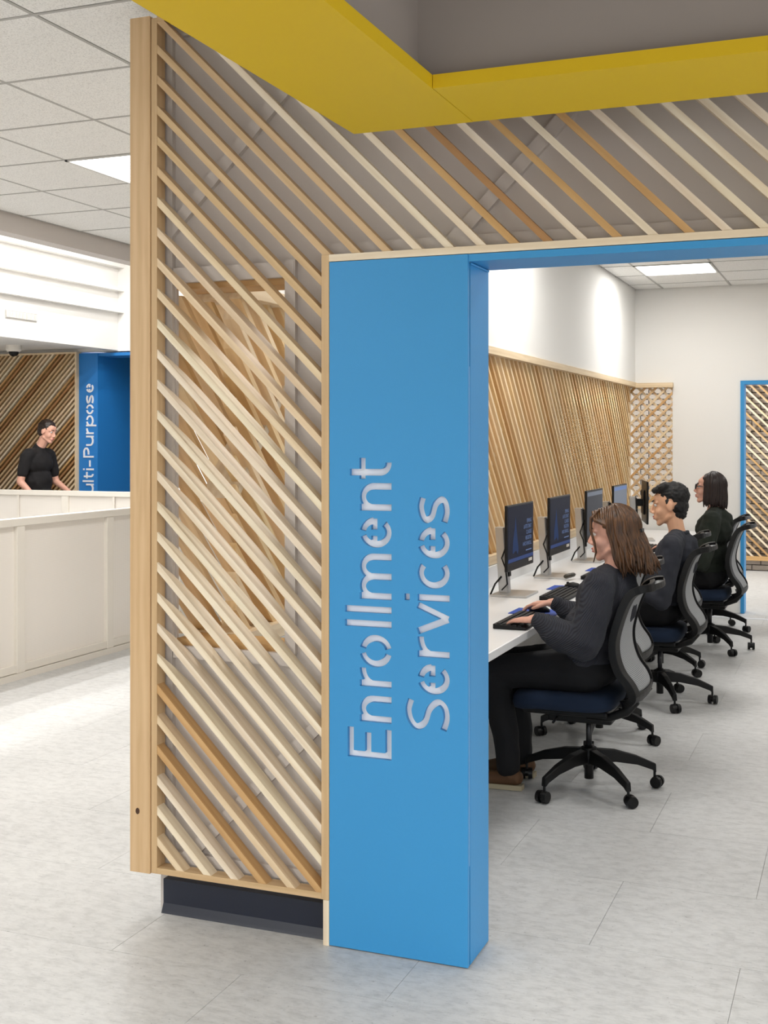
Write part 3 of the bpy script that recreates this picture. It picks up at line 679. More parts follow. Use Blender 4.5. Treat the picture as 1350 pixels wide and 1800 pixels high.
vg = thing('air_grille', 'long white air grille on the far bulkhead', 'vent', (-6.6, 6.3, 2.76))
box('frame', TBARD, (-6.6, -6.59, 6.06, 6.54, 2.755, 2.835), vg)
for i in range(22): box('louvre', RAILM, (-6.592, -6.578, 6.075 + 0.0205 * i, 6.085 + 0.0205 * i, 2.765, 2.825), vg)

# ------------------------------------------------------------------ desk
dk = thing('long_desk', 'long white laminate desk running under the slatted partition', 'desk', (-0.56, 4.0, 0))
box('desktop', DESKM, (-0.868, -0.27, 0.6, 7.9, 0.705, 0.74), dk, bevel=0.003)
box('upstand', DESKM, (-0.878, -0.862, 0.6, 7.9, 0.7405, 0.858), dk)
for y in (0.62, 4.4, 7.86): box('end_panel', DESKM, (-0.86, -0.5, y, y + 0.03, 0.0, 0.7045), dk)
box('cable_tray', mat('tray_grey', (120, 118, 114), 0.7), (-0.86, -0.74, 0.66, 7.85, 0.56, 0.66), dk)

def text_mesh(body, size):
    cu = bpy.data.curves.new('t', 'FONT'); cu.body = body; cu.size = size; cu.align_x = 'RIGHT'; cu.resolution_u = 2
    o = bpy.data.objects.new('t', cu); COL.objects.link(o); bpy.context.view_layer.update()
    me = bpy.data.meshes.new_from_object(o.evaluated_get(bpy.context.evaluated_depsgraph_get())); bpy.data.objects.remove(o); return me
def monitor(label, y, scr, poster, x=-0.66, rz=0.0):
    """origin on the desk under the stand; screen faces +X"""
    t = thing('computer_monitor', label, 'monitor', (x, y, 0.74), rz, 'monitors on the long desk')
    MB().prism([(-0.095, -0.125), (0.105, -0.125), (0.105, 0.125), (-0.095, 0.125)], 0.0, 0.012, 'z').build('stand_base', SILVER, t, bevel=0.003)
    MB().rings([[(x_ + dx, y_, z_) for x_, y_ in ((-0.075, -0.03), (-0.03, -0.032), (-0.022, -0.024), (-0.022, 0.024), (-0.03, 0.032), (-0.075, 0.03))] for z_, dx in ((0.012, 0.0), (0.365, -0.022))]).build('stand_post', SILVER, t, bevel=0.002)
    MB().rings([[(x_ + dx, y_, z_) for x_, y_ in ((-0.0215, -0.018), (-0.014, -0.018), (-0.014, 0.018), (-0.0215, 0.018))] for z_, dx in ((0.10, -0.0045), (0.355, -0.0215))]).build('post_shade_strip', BLACKP, t)  # dark strip standing in for the shaded face of the post
    MB().box(-0.04, 0.016, -0.03, 0.03, 0.285, 0.345).build('mount_arm', BLACKP, t, bevel=0.003)
    sc = MB().box(0.024, 0.04, -0.268, 0.268, 0.148, 0.495).build('panel', BLACKS, t, bevel=0.004)
    MB().box(0.008, 0.0245, -0.12, 0.12, 0.22, 0.42).build('back_cover', BLACKP, t, bevel=0.006)
    sm = MB().box(0.0402, 0.0408, -0.258, 0.258, 0.19, 0.486).build('screen', scr, t)
    MB().box(0.0402, 0.043, 0.16, 0.225, 0.17, 0.186).build('label_sticker', RAILM, t)
    MB().tube([(-0.03, -0.02, 0.28), (-0.055, -0.045, 0.2), (-0.03, -0.06, 0.15), (-0.025, -0.035, 0.06), (-0.05, -0.06, 0.03)], 0.004, 6).build('cable', BLACKS, t, smooth=True)
    MB().tube([(-0.06, -0.03, 0.1), (-0.09, -0.05, 0.06), (-0.11, -0.07, 0.004)], 0.005, 6).build('cable', BLACKS, t, smooth=True)
    if poster:
        MB().box(0.0409, 0.0412, -0.255, 0.255, 0.193, 0.212).build('task_bar', SCRBAR, sm)
        MB().prism([(-0.17, 0.235), (-0.1, 0.25), (-0.07, 0.225), (-0.05, 0.25), (-0.085, 0.34), (-0.11, 0.43), (-0.13, 0.36), (-0.16, 0.30)], 0.0409, 0.0411, 'x').build('picture', SCRBLUE, sm)
        for i, (w, s) in enumerate((('SPRING', 0.03), ('LATE START', 0.03), ('CLASSES', 0.03), ('REGISTER', 0.03), ('AND ENROLL', 0.03))):
            o = bpy.data.objects.new('screen_text', text_mesh(w, s)); COL.objects.link(o); o.data.materials.append(SCRTXT); o.parent = sm
            o.rotation_euler = (PI / 2, 0, PI / 2); o.location = (0.0411, 0.22, 0.385 - 0.031 * i)
        MB().box(0.0409, 0.0411, 0.1, 0.22, 0.232, 0.237).build('underline', SCRTXT, sm)
    else:
        MB().box(0.0409, 0.0411, -0.25, 0.25, 0.455, 0.482).build('title_bar', SCRTXT if scr is SCREENC else SCREENC, sm)
    return t
monitor('dark screened monitor hidden behind the blue column', 1.9, SCREENA, True)
monitor('navy screened monitor nearest the blue column, on silver stand', 2.9, SCREENA, True)
monitor('second navy screened monitor from the blue column', 3.82, SCREENA, True)
monitor('grey screened monitor just past the seated brown-haired woman', 4.85, SCREENB, False)
monitor('pale screened monitor left of the man in the charcoal sweater', 5.8, SCREENC, False)
monitor('pale tilted monitor in front of the man with black hair', 6.72, SCREENC, False, -0.62, math.radians(14))

def keyboard(label, x, y, rz=0.0):
    t = thing('keyboard', label, 'keyboard', (x, y, 0.741), rz, 'keyboards on the long desk')
    MB().prism([(-0.075, 0.0), (0.075, 0.0), (0.075, 0.012), (-0.075, 0.022)], -0.225, 0.225, 'y').build('case', BLACKP, t, bevel=0.003)
    me = MB().box(-0.008, 0.008, -0.008, 0.008, 0, 0.006).mesh('key'); me.materials.append(KEYM)
    for r in range(5):
        for c in range(21):
            o = bpy.data.objects.new('key', me); COL.objects.link(o); o.parent = t
            xx = -0.052 + 0.024 * r; o.location = (xx, -0.205 + 0.0205 * c, 0.0205 - (xx + 0.075) / 0.15 * 0.010)
    return t
def mouse(label, x, y, pad=None):
    t = thing('computer_mouse', label, 'mouse', (x, y, 0.7435))
    m = MB(); m.ell((0, 0, 0.0), (0.055, 0.031, 0.034)); bmesh.ops.bisect_plane(m.bm, geom=m.bm.verts[:] + m.bm.edges[:] + m.bm.faces[:], plane_co=(0, 0, 0.002), plane_no=(0, 0, -1), clear_outer=True)
    bmesh.ops.holes_fill(m.bm, edges=m.bm.edges); m.build('shell', BLACKP, t, smooth=True)
    MB().cyl((-0.03, -0.004, 0.027), (-0.03, 0.004, 0.027), 0.008, k=10).build('wheel', KEYM, t)
    if pad: MB().prism([(x - 0.13, y - 0.1), (x + 0.1, y - 0.1), (x + 0.1, y + 0.1), (x - 0.13, y + 0.1)], 0.7405, 0.7432, 'z').build('mouse_pad', PADB, label=pad, cat='mouse pad')
    return t
keyboard('black keyboard under the left hand of the woman in knit sweater', -0.355, 1.945)
mouse('black mouse under the right hand of the woman in knit sweater', -0.365, 2.30, 'blue mouse pad beside the nearest keyboard')
keyboard('black keyboard at the empty place past the nearest woman', -0.40, 2.95)
mouse('black mouse on dark pad past the nearest woman', -0.42, 3.28, 'blue mouse pad at the first empty place')
keyboard('black keyboard in front of the man', -0.40, 3.95)
mouse('black mouse beside the keyboard of the man', -0.42, 4.30, 'blue mouse pad by the man in charcoal')
keyboard('black keyboard between the man and the woman with glasses', -0.40, 4.95)
keyboard('black keyboard in front of the woman with glasses', -0.40, 5.9)
gs = thing('glasses_case', 'dark slim glasses case on the base of the second monitor', 'case', (-0.53, 3.68, 0.7535))
MB().tube([(-0.015, -0.07, 0.014), (-0.01, -0.055, 0.014), (0.01, 0.05, 0.014), (0.014, 0.068, 0.014)], [0.008, 0.0135, 0.0135, 0.008], 10).build('shell', mat('case_brown', (50, 44, 30), 0.4), gs, smooth=True)
MB().tube([(-0.004, -0.012, 0.014), (0.004, 0.012, 0.014)], 0.0141, 10).build('band', BLACKS, gs, smooth=True)
#@@PART3
# ------------------------------------------------------------------ task chairs (face -X)
def make_chair():
    t = thing('task_chair', '', 'chair', (0, 0, 0), group='task chairs along the long desk')
    # backrest surface: profile of (x, z) from bottom to top
    prof = [(0.20, 0.425), (0.245, 0.445), (0.262, 0.475), (0.245, 0.52), (0.205, 0.575), (0.182, 0.64), (0.178, 0.71), (0.196, 0.79), (0.222, 0.865), (0.25, 0.912), (0.29, 0.934), (0.335, 0.942)]
    prof = spl(prof, 4)
    n = len(prof)
    def hw(f): return 0.19 + 0.045 * math.sin(PI * min(1, f * 1.15)) + 0.012 * f      # half width along height
    def pt_(i, u, off):
        f = i / (n - 1); x, z = prof[i]
        a = Vector(prof[max(i - 1, 0)]); b = Vector(prof[min(i + 1, n - 1)]); d = (b - a).normalized(); nx, nz = d.y, -d.x
        corner = 1.0
        if f < 0.12: corner = math.sqrt(max(0.0, 1 - ((0.12 - f) / 0.12) ** 2 * 0.35))
        if f > 0.9: corner = math.sqrt(max(0.0, 1 - ((f - 0.9) / 0.1) ** 2 * 0.30))
        y = u * hw(f) * corner
        return (x + nx * off - 0.028 * (u * u), y, z + nz * off)
    fr = MB(); ms = MB()
    us = [-1, -0.93, -0.78, -0.5, -0.25, 0, 0.25, 0.5, 0.78, 0.93, 1]
    def sheet(mb, i0, i1, uu, t0, t1):
        V = {}
        for s_, off in ((0, t0), (1, t1)):
            for i in range(i0, i1 + 1):
                for u in uu: V[s_, i, u] = mb.bm.verts.new(pt_(i, u, off))
        for i in range(i0, i1):
            for a, b in zip(uu, uu[1:]):
                mb.bm.faces.new((V[0, i, a], V[0, i, b], V[0, i + 1, b], V[0, i + 1, a])); mb.bm.faces.new((V[1, i, a], V[1, i + 1, a], V[1, i + 1, b], V[1, i, b]))
            for u in (uu[0], uu[-1]): mb.bm.faces.new((V[0, i, u], V[0, i + 1, u], V[1, i + 1, u], V[1, i, u]))
        for a, b in zip(uu, uu[1:]):
            for i in (i0, i1): mb.bm.faces.new((V[0, i, a], V[1, i, a], V[1, i, b], V[0, i, b]))
    sheet(fr, 0, n - 1, us[:3], -0.018, 0.016); sheet(fr, 0, n - 1, us[-3:], -0.018, 0.016)
    sheet(fr, 0, 9, us[2:-2], -0.014, 0.012)
    sheet(fr, n - 7, n - 5, us[2:-2], -0.014, 0.010); sheet(fr, n - 2, n - 1, us[2:-2], -0.014, 0.012)
    bf = fr.build('back_frame', BLACKP, t, bevel=0.004)
    sheet(ms, 9, n - 2, us[2:-2], -0.003, 0.003); ms.build('back_mesh', MESHG, t, smooth=True)
    MB().box(0.13, 0.17, -0.232, -0.205, 0.63, 0.67).build('lumbar_knob', GAS, bf, bevel=0.006)
    # seat
    st = MB(); rg = []
    for zz, g in ((0.392, 0.90), (0.40, 0.97), (0.425, 1.0), (0.452, 0.985), (0.466, 0.93), (0.470, 0.80)):
        ring = []
        for j in range(28):
            a = 2 * PI * j / 28; c, s2 = math.cos(a), math.sin(a)
            e = 0.45
            x = math.copysign(abs(c) ** e, c) * 0.235 * g - 0.085; y = math.copysign(abs(s2) ** e, s2) * 0.245 * g
            ring.append((x, y, zz - (0.02 * max(0, (-x - 0.2) / 0.12)) ))
        rg.append(ring)
    st.rings(rg).build('seat', SEATB, t, smooth=True)
    MB().box(-0.26, 0.12, -0.19, 0.19, 0.365, 0.393).box(-0.17, 0.12, -0.09, 0.09, 0.315, 0.366).build('seat_pan', BLACKP, t, bevel=0.01)
    for sg in (-1, 1):
        MB().tube([(0.02, sg * 0.13, 0.36), (0.12, sg * 0.15, 0.365), (0.2, sg * 0.165, 0.40), (0.245, sg * 0.175, 0.45)], [0.016, 0.018, 0.02, 0.016], 8).build('back_arm', BLACKP, t, smooth=True)
    MB().cyl((-0.1, -0.19, 0.36), (-0.1, -0.27, 0.352), 0.006, k=8).build('lever', BLACKP, t)
    MB().cyl((0, 0, 0.18), (0, 0, 0.33), 0.0135, k=14).build('gas_lift', GAS, t, smooth=True)
    MB().cyl((0, 0, 0.05), (0, 0, 0.2), 0.021, k=14).build('lift_sleeve', BLACKS, t, smooth=True)
    MB().lathe([(0.028, 0.115), (0.042, 0.12), (0.045, 0.16), (0.036, 0.19), (0.026, 0.195)], k=18).build('hub', BLACKP, t)
    for k5 in range(5):
        a = math.radians(27 + 72 * k5); c, s2 = math.cos(a), math.sin(a)
        rg = []
        for r_, hh, w, zc in ((0.03, 0.030, 0.026, 0.155), (0.12, 0.026, 0.022, 0.150), (0.22, 0.020, 0.018, 0.128), (0.29, 0.017, 0.015, 0.10), (0.31, 0.020, 0.014, 0.088)):
            rg.append([(r_ * c - w * s2 * q[0], r_ * s2 + w * c * q[0], zc + hh * q[1]) for q in ((-1, -1), (1, -1), (0.75, 1), (-0.75, 1))])
        sp = MB().rings(rg).build('base_spoke', BLACKP, t, bevel=0.004)
        cs = MB(); cs.cyl((0.305 * c, 0.305 * s2, 0.05), (0.305 * c, 0.305 * s2, 0.078), 0.006, k=8)
        b2 = a + (0.9, 2.3, 0.4, 1.7, 2.9)[k5]; dx, dy = math.cos(b2), math.sin(b2)
        cx, cy = 0.305 * c + 0.012 * dy, 0.305 * s2 - 0.012 * dx
        for sg in (-1, 1):
            cs.cyl((cx + dx * 0.007 * sg, cy + dy * 0.007 * sg, 0.0275), (cx + dx * 0.026 * sg, cy + dy * 0.026 * sg, 0.0275), 0.0275, 0.025, k=18)
        cs.cyl((cx - dx * 0.01, cy - dy * 0.01, 0.03), (cx + dx * 0.01, cy + dy * 0.01, 0.03), 0.018, k=12)
        cs.build('caster', BLACKS, sp)
    return t
c0 = make_chair()
spots = [(-0.055, 1.98, 0.0, 'black mesh task chair under the woman in the charcoal knit sweater'),
         (-0.205, 2.95, 0.5, 'empty mesh task chair just behind the brown-haired woman'),
         (-0.04, 3.95, 0.9, 'black mesh task chair the man sits on'),
         (-0.19, 4.95, 0.2, 'empty mesh task chair between the man and the woman with glasses'),
         (0.03, 5.92, 1.1, 'black mesh task chair under the woman with glasses'),
         (-0.09, 6.9, 0.6, 'empty mesh task chair farthest back by the end wall')]
for i, (x, y, a, lab) in enumerate(spots):
    o = c0 if i == 0 else copy_tree(c0)
    o.location = (x, y, 0); o['label'] = lab
    if i:
        for ch in o.children:
            if ch.name.split('.')[0] == 'base_spoke': ch.rotation_euler.z = a

# ------------------------------------------------------------------ people
def evalmesh(o):
    bpy.context.view_layer.update()
    dg = bpy.context.evaluated_depsgraph_get()
    me = bpy.data.meshes.new_from_object(o.evaluated_get(dg)); o.modifiers.clear(); old = o.data; o.data = me; bpy.data.meshes.remove(old)
    o.data.shade_smooth(); return o
def blob(mb, name, m, parent, vox=0.006, smooth=4, disp=0.0, dscale=0.1):
    o = mb.build(name, m, parent)
    r = o.modifiers.new('r', 'REMESH'); r.mode = 'VOXEL'; r.voxel_size = vox
    s_ = o.modifiers.new('s', 'SMOOTH'); s_.factor = 0.5; s_.iterations = smooth
    if disp:
        tx = bpy.data.textures.new('fold', 'CLOUDS'); tx.noise_scale = dscale; tx.noise_depth = 1
        d = o.modifiers.new('d', 'DISPLACE'); d.texture = tx; d.strength = disp; d.mid_level = 0.5
    evalmesh(o)
    if not o.data.materials: o.data.materials.append(m)
    return o
def V3(*a): return Vector(a)
def hand(mb, wrist, d, side, curl=0.35, spread=0.06, s=1.0, palm=None):
    """d: direction of the fingers; palm: palm normal (down); side +1: left hand, thumb towards -y of body"""
    d = Vector(d).normalized(); pn = Vector(palm or (0, 0, -1)); pn = (pn - d * pn.dot(d)).normalized()
    lat = pn.cross(d).normalized() * (1 if side > 0 else -1)      # towards the thumb
    w = Vector(wrist); pc = w + d * 0.05 * s
    for q in (-0.026, -0.009, 0.009, 0.026):
        mb.cap(w + d * 0.012 * s + lat * q * 0.75 * s, 0.0145 * s, w + d * 0.088 * s + lat * q * s * 1.08, 0.0115 * s)
    for i, (q, L) in enumerate(((0.03, 0.072), (0.010, 0.08), (-0.010, 0.074), (-0.029, 0.058))):
        p = w + d * 0.092 * s + lat * q * s; dd = (d + lat * q * spread * 20 * 0.5).normalized(); ang = 0.1
        r = 0.0088 * s
        for k, fr in enumerate((0.45, 0.32, 0.23)):
            ang += curl * (0.6, 1.0, 0.8)[k]
            st = (dd * math.cos(ang) + pn * math.sin(ang)) * L * fr * s
            mb.cap(p, r, p + st, r * 0.9); p = p + st; r *= 0.9
    p = w + d * 0.025 * s + lat * 0.026 * s; dd = (d * 0.75 + lat * 0.6 + pn * 0.25).normalized()
    mb.cap(p, 0.0135 * s, p + dd * 0.04 * s, 0.0105 * s); p2 = p + dd * 0.04 * s; dd2 = (d * 0.95 + lat * 0.15 + pn * 0.25).normalized()
    mb.cap(p2, 0.0105 * s, p2 + dd2 * 0.032 * s, 0.0085 * s)
def head(mb, M, female=True):
    """head in its own frame (x forward, y left, z up, origin mid head) placed by matrix M"""
    def e(c, r, sub=2): mb.ell((0, 0, 0), (1, 1, 1), sub=sub) if False else bmesh.ops.create_icosphere(mb.bm, subdivisions=3, radius=1.0, matrix=M @ Matrix.Translation(c) @ Matrix.Diagonal((*r, 1)))
    def cp(a, ra, b, rb): mb.cap(M @ Vector(a), ra, M @ Vector(b), rb)
    e((-0.012, 0, 0.03), (0.095, 0.074, 0.088)); e((0.03, 0, -0.02), (0.057, 0.058, 0.085))
    cp((0.05, 0.018, 0.045), 0.036, (0.05, -0.018, 0.045), 0.036)
    cp((0.0, 0.05, -0.06), 0.016, (0.066, 0.012, -0.098), 0.016); cp((0.0, -0.05, -0.06), 0.016, (0.066, -0.012, -0.098), 0.016)
    cp((0.068, 0.008, -0.098), 0.0175, (0.068, -0.008, -0.098), 0.0175)
    for sg in (-1, 1):
        e((0.052, sg * 0.036, -0.028), (0.03, 0.024, 0.03)); cp((0.082, sg * 0.014, 0.026), 0.009, (0.066, sg * 0.05, 0.024), 0.009)
        e((-0.006, sg * 0.074, -0.004), (0.019, 0.008, 0.031)); e((0.094, sg * 0.011, -0.034), (0.011, 0.008, 0.008))
    cp((0.086, 0, 0.014), 0.0085, (0.107, 0, -0.026), 0.0105)
    e((0.078, 0, -0.062), (0.02, 0.026, 0.02)); e((0.092, 0, -0.057), (0.009, 0.02, 0.0055)); e((0.089, 0, -0.069), (0.010, 0.018, 0.0065))
def face_bits(M, parent, brow_m, glasses=False):
    e = MB(); d = MB(); b = MB(); l = MB()
    for sg in (-1, 1):
        e.ell(M @ Vector((0.0725, sg * 0.031, 0.01)), (0.012, 0.012, 0.0095)); d.ell(M @ Vector((0.0805, sg * 0.031, 0.0095)), (0.0052, 0.0058, 0.0058))
        b.cap(M @ Vector((0.091, sg * 0.014, 0.034)), 0.0035, M @ Vector((0.079, sg * 0.046, 0.037)), 0.0025)
    l.ell(M @ Vector((0.0945, 0, -0.0575)), (0.0085, 0.02, 0.0052)); l.ell(M @ Vector((0.0915, 0, -0.069)), (0.0095, 0.018, 0.006))
    e.build('eyes', EYEW, parent, smooth=True); d.build('irises', EYED, parent, smooth=True); b.build('eyebrows', brow_m, parent, smooth=True); l.build('lips', LIP, parent, smooth=True)
    if glasses:
        g = MB()
        for sg in (-1, 1):
            g.tube([M @ Vector((0.099, sg * (0.033 + 0.026 * math.cos(a)), 0.008 + 0.019 * math.sin(a))) for a in [2 * PI * i / 16 for i in range(17)]], 0.003, 6)
            g.tube([M @ Vector((0.098, sg * 0.059, 0.013)), M @ Vector((0.05, sg * 0.075, 0.013)), M @ Vector((-0.01, sg * 0.08, 0.01))], 0.003, 6)
        g.tube([M @ Vector((0.1, -0.008, 0.012)), M @ Vector((0.104, 0, 0.014)), M @ Vector((0.1, 0.008, 0.012))], 0.0026, 6)
        g.build('glasses', BLACKS, parent, smooth=True)
def strands(mb, M, n, phi0, z_end, tip, rnd, wave=0.006, rad=0.0065, scale=1.0, lift=0.0, flare=0.0):
    """locks laid over the skull from the crown and hanging down to z_end (head frame)"""
    R = random.Random(rnd)
    for i in range(n):
        ph = math.radians(phi0 + (360 - 2 * phi0) * (i + R.uniform(-0.4, 0.4)) / (n - 1)); layer = R.uniform(0, 1)
        rx, ry, rz = [q * scale * (0.97 + 0.07 * layer) for q in (0.106, 0.088, 0.1)]
        pts = []; cx, cz = -0.014, 0.03
        th1 = 98
        for k in range(9):
            th = math.radians(8 + (th1 - 8) * k / 8)
            pts.append((cx + rx * math.sin(th) * math.cos(ph), ry * math.sin(th) * math.sin(ph), cz + rz * math.cos(th)))
        x, y, z = pts[-1]; ze = z_end + R.uniform(-0.02, 0.025); w0 = R.uniform(0, 6)
        for k in range(1, 9):
            f = k / 8; zz = z + (ze - z) * f
            pts.append((x + tip * f + flare * math.cos(ph) * f + wave * math.sin(w0 + f * 7) * f, y * (1 + flare * 4 * f) + wave * math.cos(w0 + f * 6) * f, zz))
        rr = [rad * (0.5 + 0.6 * min(1, k / 5)) for k in range(len(pts))]; rr[-1] = rad * 0.25; rr[-2] = rad * 0.7
        mb.tube([M @ Vector(p) for p in pts], rr, 5)

def seated(label, loc, top, legs, shoe, skin, cfg):
    """person sitting on a chair; local x = forward, y = left, z up from the floor"""
    p = thing('person', label, 'person', loc, PI)
    c = dict(chest=V3(0.02, 0, 0.87), neck=V3(0.015, 0, 1.0), head=V3(0.03, 0, 1.165), pitch=0.0, turn=0.0, sh=0.185, ns=1.0, bulk=1.0, hs=0.97,
             elbowL=V3(0.12, 0.26, 0.67), elbowR=V3(0.12, -0.26, 0.68), wristL=V3(0.31, 0.235, 0.768), wristR=V3(0.33, -0.25, 0.785),
             dL=(1, -0.25, -0.05), dR=(1, 0.0, -0.06)); c.update(cfg)
    hp = c.get('hip', 0.06); b = c['bulk']; ch, nk = c['chest'], c['neck']
    shL, shR = V3(ch.x - 0.005, c['sh'], ch.z + 0.085), V3(ch.x - 0.005, -c['sh'], ch.z + 0.085)
    M = Matrix.Translation(c['head']) @ Euler((0, c['pitch'], c['turn'])).to_matrix().to_4x4() @ Matrix.Scale(c['hs'], 4)
    # skin
    s = MB(); head(s, M)
    s.chain([nk + V3(-0.015, 0, -0.03), nk + V3(-0.005, 0, 0.03), M @ V3(-0.015, 0, -0.05)], [0.06, 0.05, 0.052])
    s.chain([V3(hp, 0, 0.56), V3(hp * 0.8, 0, 0.7), ch], [0.09, 0.08, 0.09]); s.cap(shL * 0.9 + ch * 0.1, 0.045, shR * 0.9 + ch * 0.1, 0.045); s.cap(ch, 0.09, nk, 0.05)
    for sh, el, wr, d, sd in ((shL, c['elbowL'], c['wristL'], c['dL'], 1), (shR, c['elbowR'], c['wristR'], c['dR'], -1)):
        s.chain([sh, el, wr], [0.042, 0.036, 0.0235]); s.cap(wr, 0.0235, wr + Vector(d).normalized() * 0.02, 0.021)
        hand(s, wr + Vector(d).normalized() * 0.01, d, sd, c.get('curl', 0.3), s=0.96)
    for sg in (-1, 1): s.chain([V3(hp, sg * 0.09, 0.55), V3(c.get('knee', 0.46), sg * 0.11, 0.52), V3(c.get('ankle', 0.40), sg * 0.11, 0.11)], [0.07, 0.05, 0.036])
    blob(s, 'body', skin, p, 0.005, 3)
    # trousers and shoes
    t = MB(); t.ell((hp - 0.01, 0, 0.565), (0.125 * b, 0.18 * b, 0.105)); an = c.get('ankle', 0.40)
    for sg in (-1, 1):
        t.chain([V3(hp, sg * 0.09, 0.562), V3(0.22, sg * 0.10, 0.556), V3(c.get('knee', 0.46), sg * 0.11, 0.53), V3(c.get('knee', 0.46) - 0.01, sg * 0.11, 0.47), V3(an + 0.01, sg * 0.11, 0.25), V3(an, sg * 0.11, 0.10)], [0.10 * b, 0.087 * b, 0.07, 0.072, 0.062, 0.055])
    blob(t, 'trousers', legs, p, 0.009, 5, 0.012, 0.08)
    for sg in (-1, 1):
        sh_ = MB(); sh_.cap((an - 0.035, sg * 0.11, 0.055), 0.036, (an + 0.11, sg * 0.115, 0.042), 0.034); sh_.cap((an + 0.11, sg * 0.115, 0.042), 0.034, (an + 0.16, sg * 0.117, 0.035), 0.026); sh_.cap((an - 0.01, sg * 0.11, 0.06), 0.04, (an, sg * 0.11, 0.1), 0.036)
        so = blob(sh_, 'shoe', shoe, p, 0.006, 3)
        MB().prism([(an - 0.068, sg * 0.11 - 0.026), (an + 0.1, sg * 0.115 - 0.031), (an + 0.172, sg * 0.117 - 0.014), (an + 0.172, sg * 0.117 + 0.014), (an + 0.1, sg * 0.115 + 0.031), (an - 0.068, sg * 0.11 + 0.026)], 0.002, 0.024, 'z').build('sole', SOLE, so)
    # top
    g = MB(); g.ell((hp, 0, 0.61), (0.13 * b, 0.18 * b, 0.10)); g.ell((hp * 0.75 + ch.x * 0.25, 0, 0.72), (0.125 * b, 0.168 * b, 0.14)); g.ell(ch, (0.126 * b, 0.182 * b, 0.15))
    g.cap(shL, 0.062 * b, V3(ch.x - 0.01, 0.05, nk.z - 0.015), 0.06); g.cap(shR, 0.062 * b, V3(ch.x - 0.01, -0.05, nk.z - 0.015), 0.06)
    g.cap(ch + V3(-0.03, 0, 0.06), 0.10 * b, nk + V3(-0.012, 0, -0.02), 0.066)
    for sh, el, wr in ((shL, c['elbowL'], c['wristL']), (shR, c['elbowR'], c['wristR'])):
        m1 = (sh + el) / 2 + V3(-0.01, 0, -0.005); m2 = el * 0.55 + wr * 0.45 + V3(0, 0, -0.018)
        k = c.get('sleeve', 1.0)
        g.chain([sh, m1, el + V3(-0.01, 0, -0.01), m2, wr * 0.93 + el * 0.07], [0.064 * b, 0.058 * k, 0.056 * k, 0.053 * k, 0.037])
    gm = blob(g, c.get('topname', 'sweater'), top, p, 0.007, 5, 0.016, 0.07)
    # cuffs and collar
    for el, wr in ((c['elbowL'], c['wristL']), (c['elbowR'], c['wristR'])):
        d = (wr - el).normalized(); MB().tube([wr - d * 0.04, wr - d * 0.02, wr + d * 0.004], [0.037, 0.037, 0.033], 16).build('cuff', top, gm, smooth=True)
    rg = []
    nd = (M @ V3(-0.015, 0, -0.05) - nk).normalized()
    for z_, r_ in ((-0.012, 0.072), (0.012, 0.068), (0.016, 0.062), (0.0, 0.058)):
        rg.append([nk + V3(-0.01, 0, 0) + V3(r_ * math.cos(a) * 1.0, r_ * math.sin(a) * 1.02, z_ - 0.016 * math.cos(a)) for a in [2 * PI * i / 24 for i in range(24)]])
    MB().rings(rg, closed=True).build('collar', top, gm, smooth=True)
    return p, M

# woman in knit sweater
p1, M1 = seated('woman with long brown hair in charcoal knit sweater typing at the desk', (0.075, 1.96, 0), KNIT, TROUS, SHOE, SKIN1,
    dict(hip=0.125, chest=V3(0.045, 0, 0.86), neck=V3(0.01, 0, 0.985), head=V3(0.02, 0, 1.155), pitch=0.10, bulk=1.12, sleeve=1.36, hs=0.98,
         knee=0.54, elbowL=V3(0.10, 0.275, 0.715), elbowR=V3(0.13, -0.25, 0.72), wristL=V3(0.315, 0.215, 0.79), wristR=V3(0.35, -0.27, 0.80), dL=(1, -0.28, -0.12), dR=(1, -0.1, -0.1), curl=0.34, ankle=0.47))
face_bits(M1, p1, DARK_HAIR)
hb = MB(); hb.ell(M1 @ V3(-0.032, 0, 0.038), (0.1, 0.083, 0.092)); hb.cap(M1 @ V3(-0.06, 0, 0.0), 0.07, M1 @ V3(-0.085, 0, -0.12), 0.055)
hm = blob(hb, 'hair', BROWN_HAIR, p1, 0.006, 3)
hs = MB(); strands(hs, M1, 120, 82, -0.175, -0.04, 3, 0.009, 0.0075, 1.02); strands(hs, M1, 70, 100, -0.17, -0.06, 5, 0.012, 0.0075, 1.07)
for sg in (-1, 1):
    for q in (0.0, 0.006):
        hs.tube([M1 @ V3(*p) for p in ((0.04, sg * 0.03, 0.122), (0.078, sg * (0.052 + q), 0.085), (0.082, sg * (0.066 + q), 0.03), (0.07, sg * (0.068 + q), -0.03), (0.068, sg * (0.066 + q), -0.07), (0.085, sg * (0.06 + q), -0.115))], [0.006, 0.007, 0.006, 0.005, 0.004, 0.0015], 5)
    for i in range(9):
        hs.tube([M1 @ V3(*p) for p in ((0.075 - 0.012 * i, sg * 0.02, 0.112 + 0.003 * i), (0.06 - 0.01 * i, sg * 0.07, 0.075), (0.0 - 0.006 * i, sg * 0.086, 0.045), (-0.07, sg * 0.07, 0.025), (-0.118, sg * 0.02, 0.012))], [0.006, 0.008, 0.009, 0.008, 0.006], 5)
hs.build('hair_locks', BROWN_HAIR, hm, smooth=True)
MB().box(-0.006, 0.006, -0.03, 0.03, -0.008, 0.008).build('hair_clip', BLACKS, hm, bevel=0.003, loc=M1 @ V3(-0.135, 0.0, 0.01))
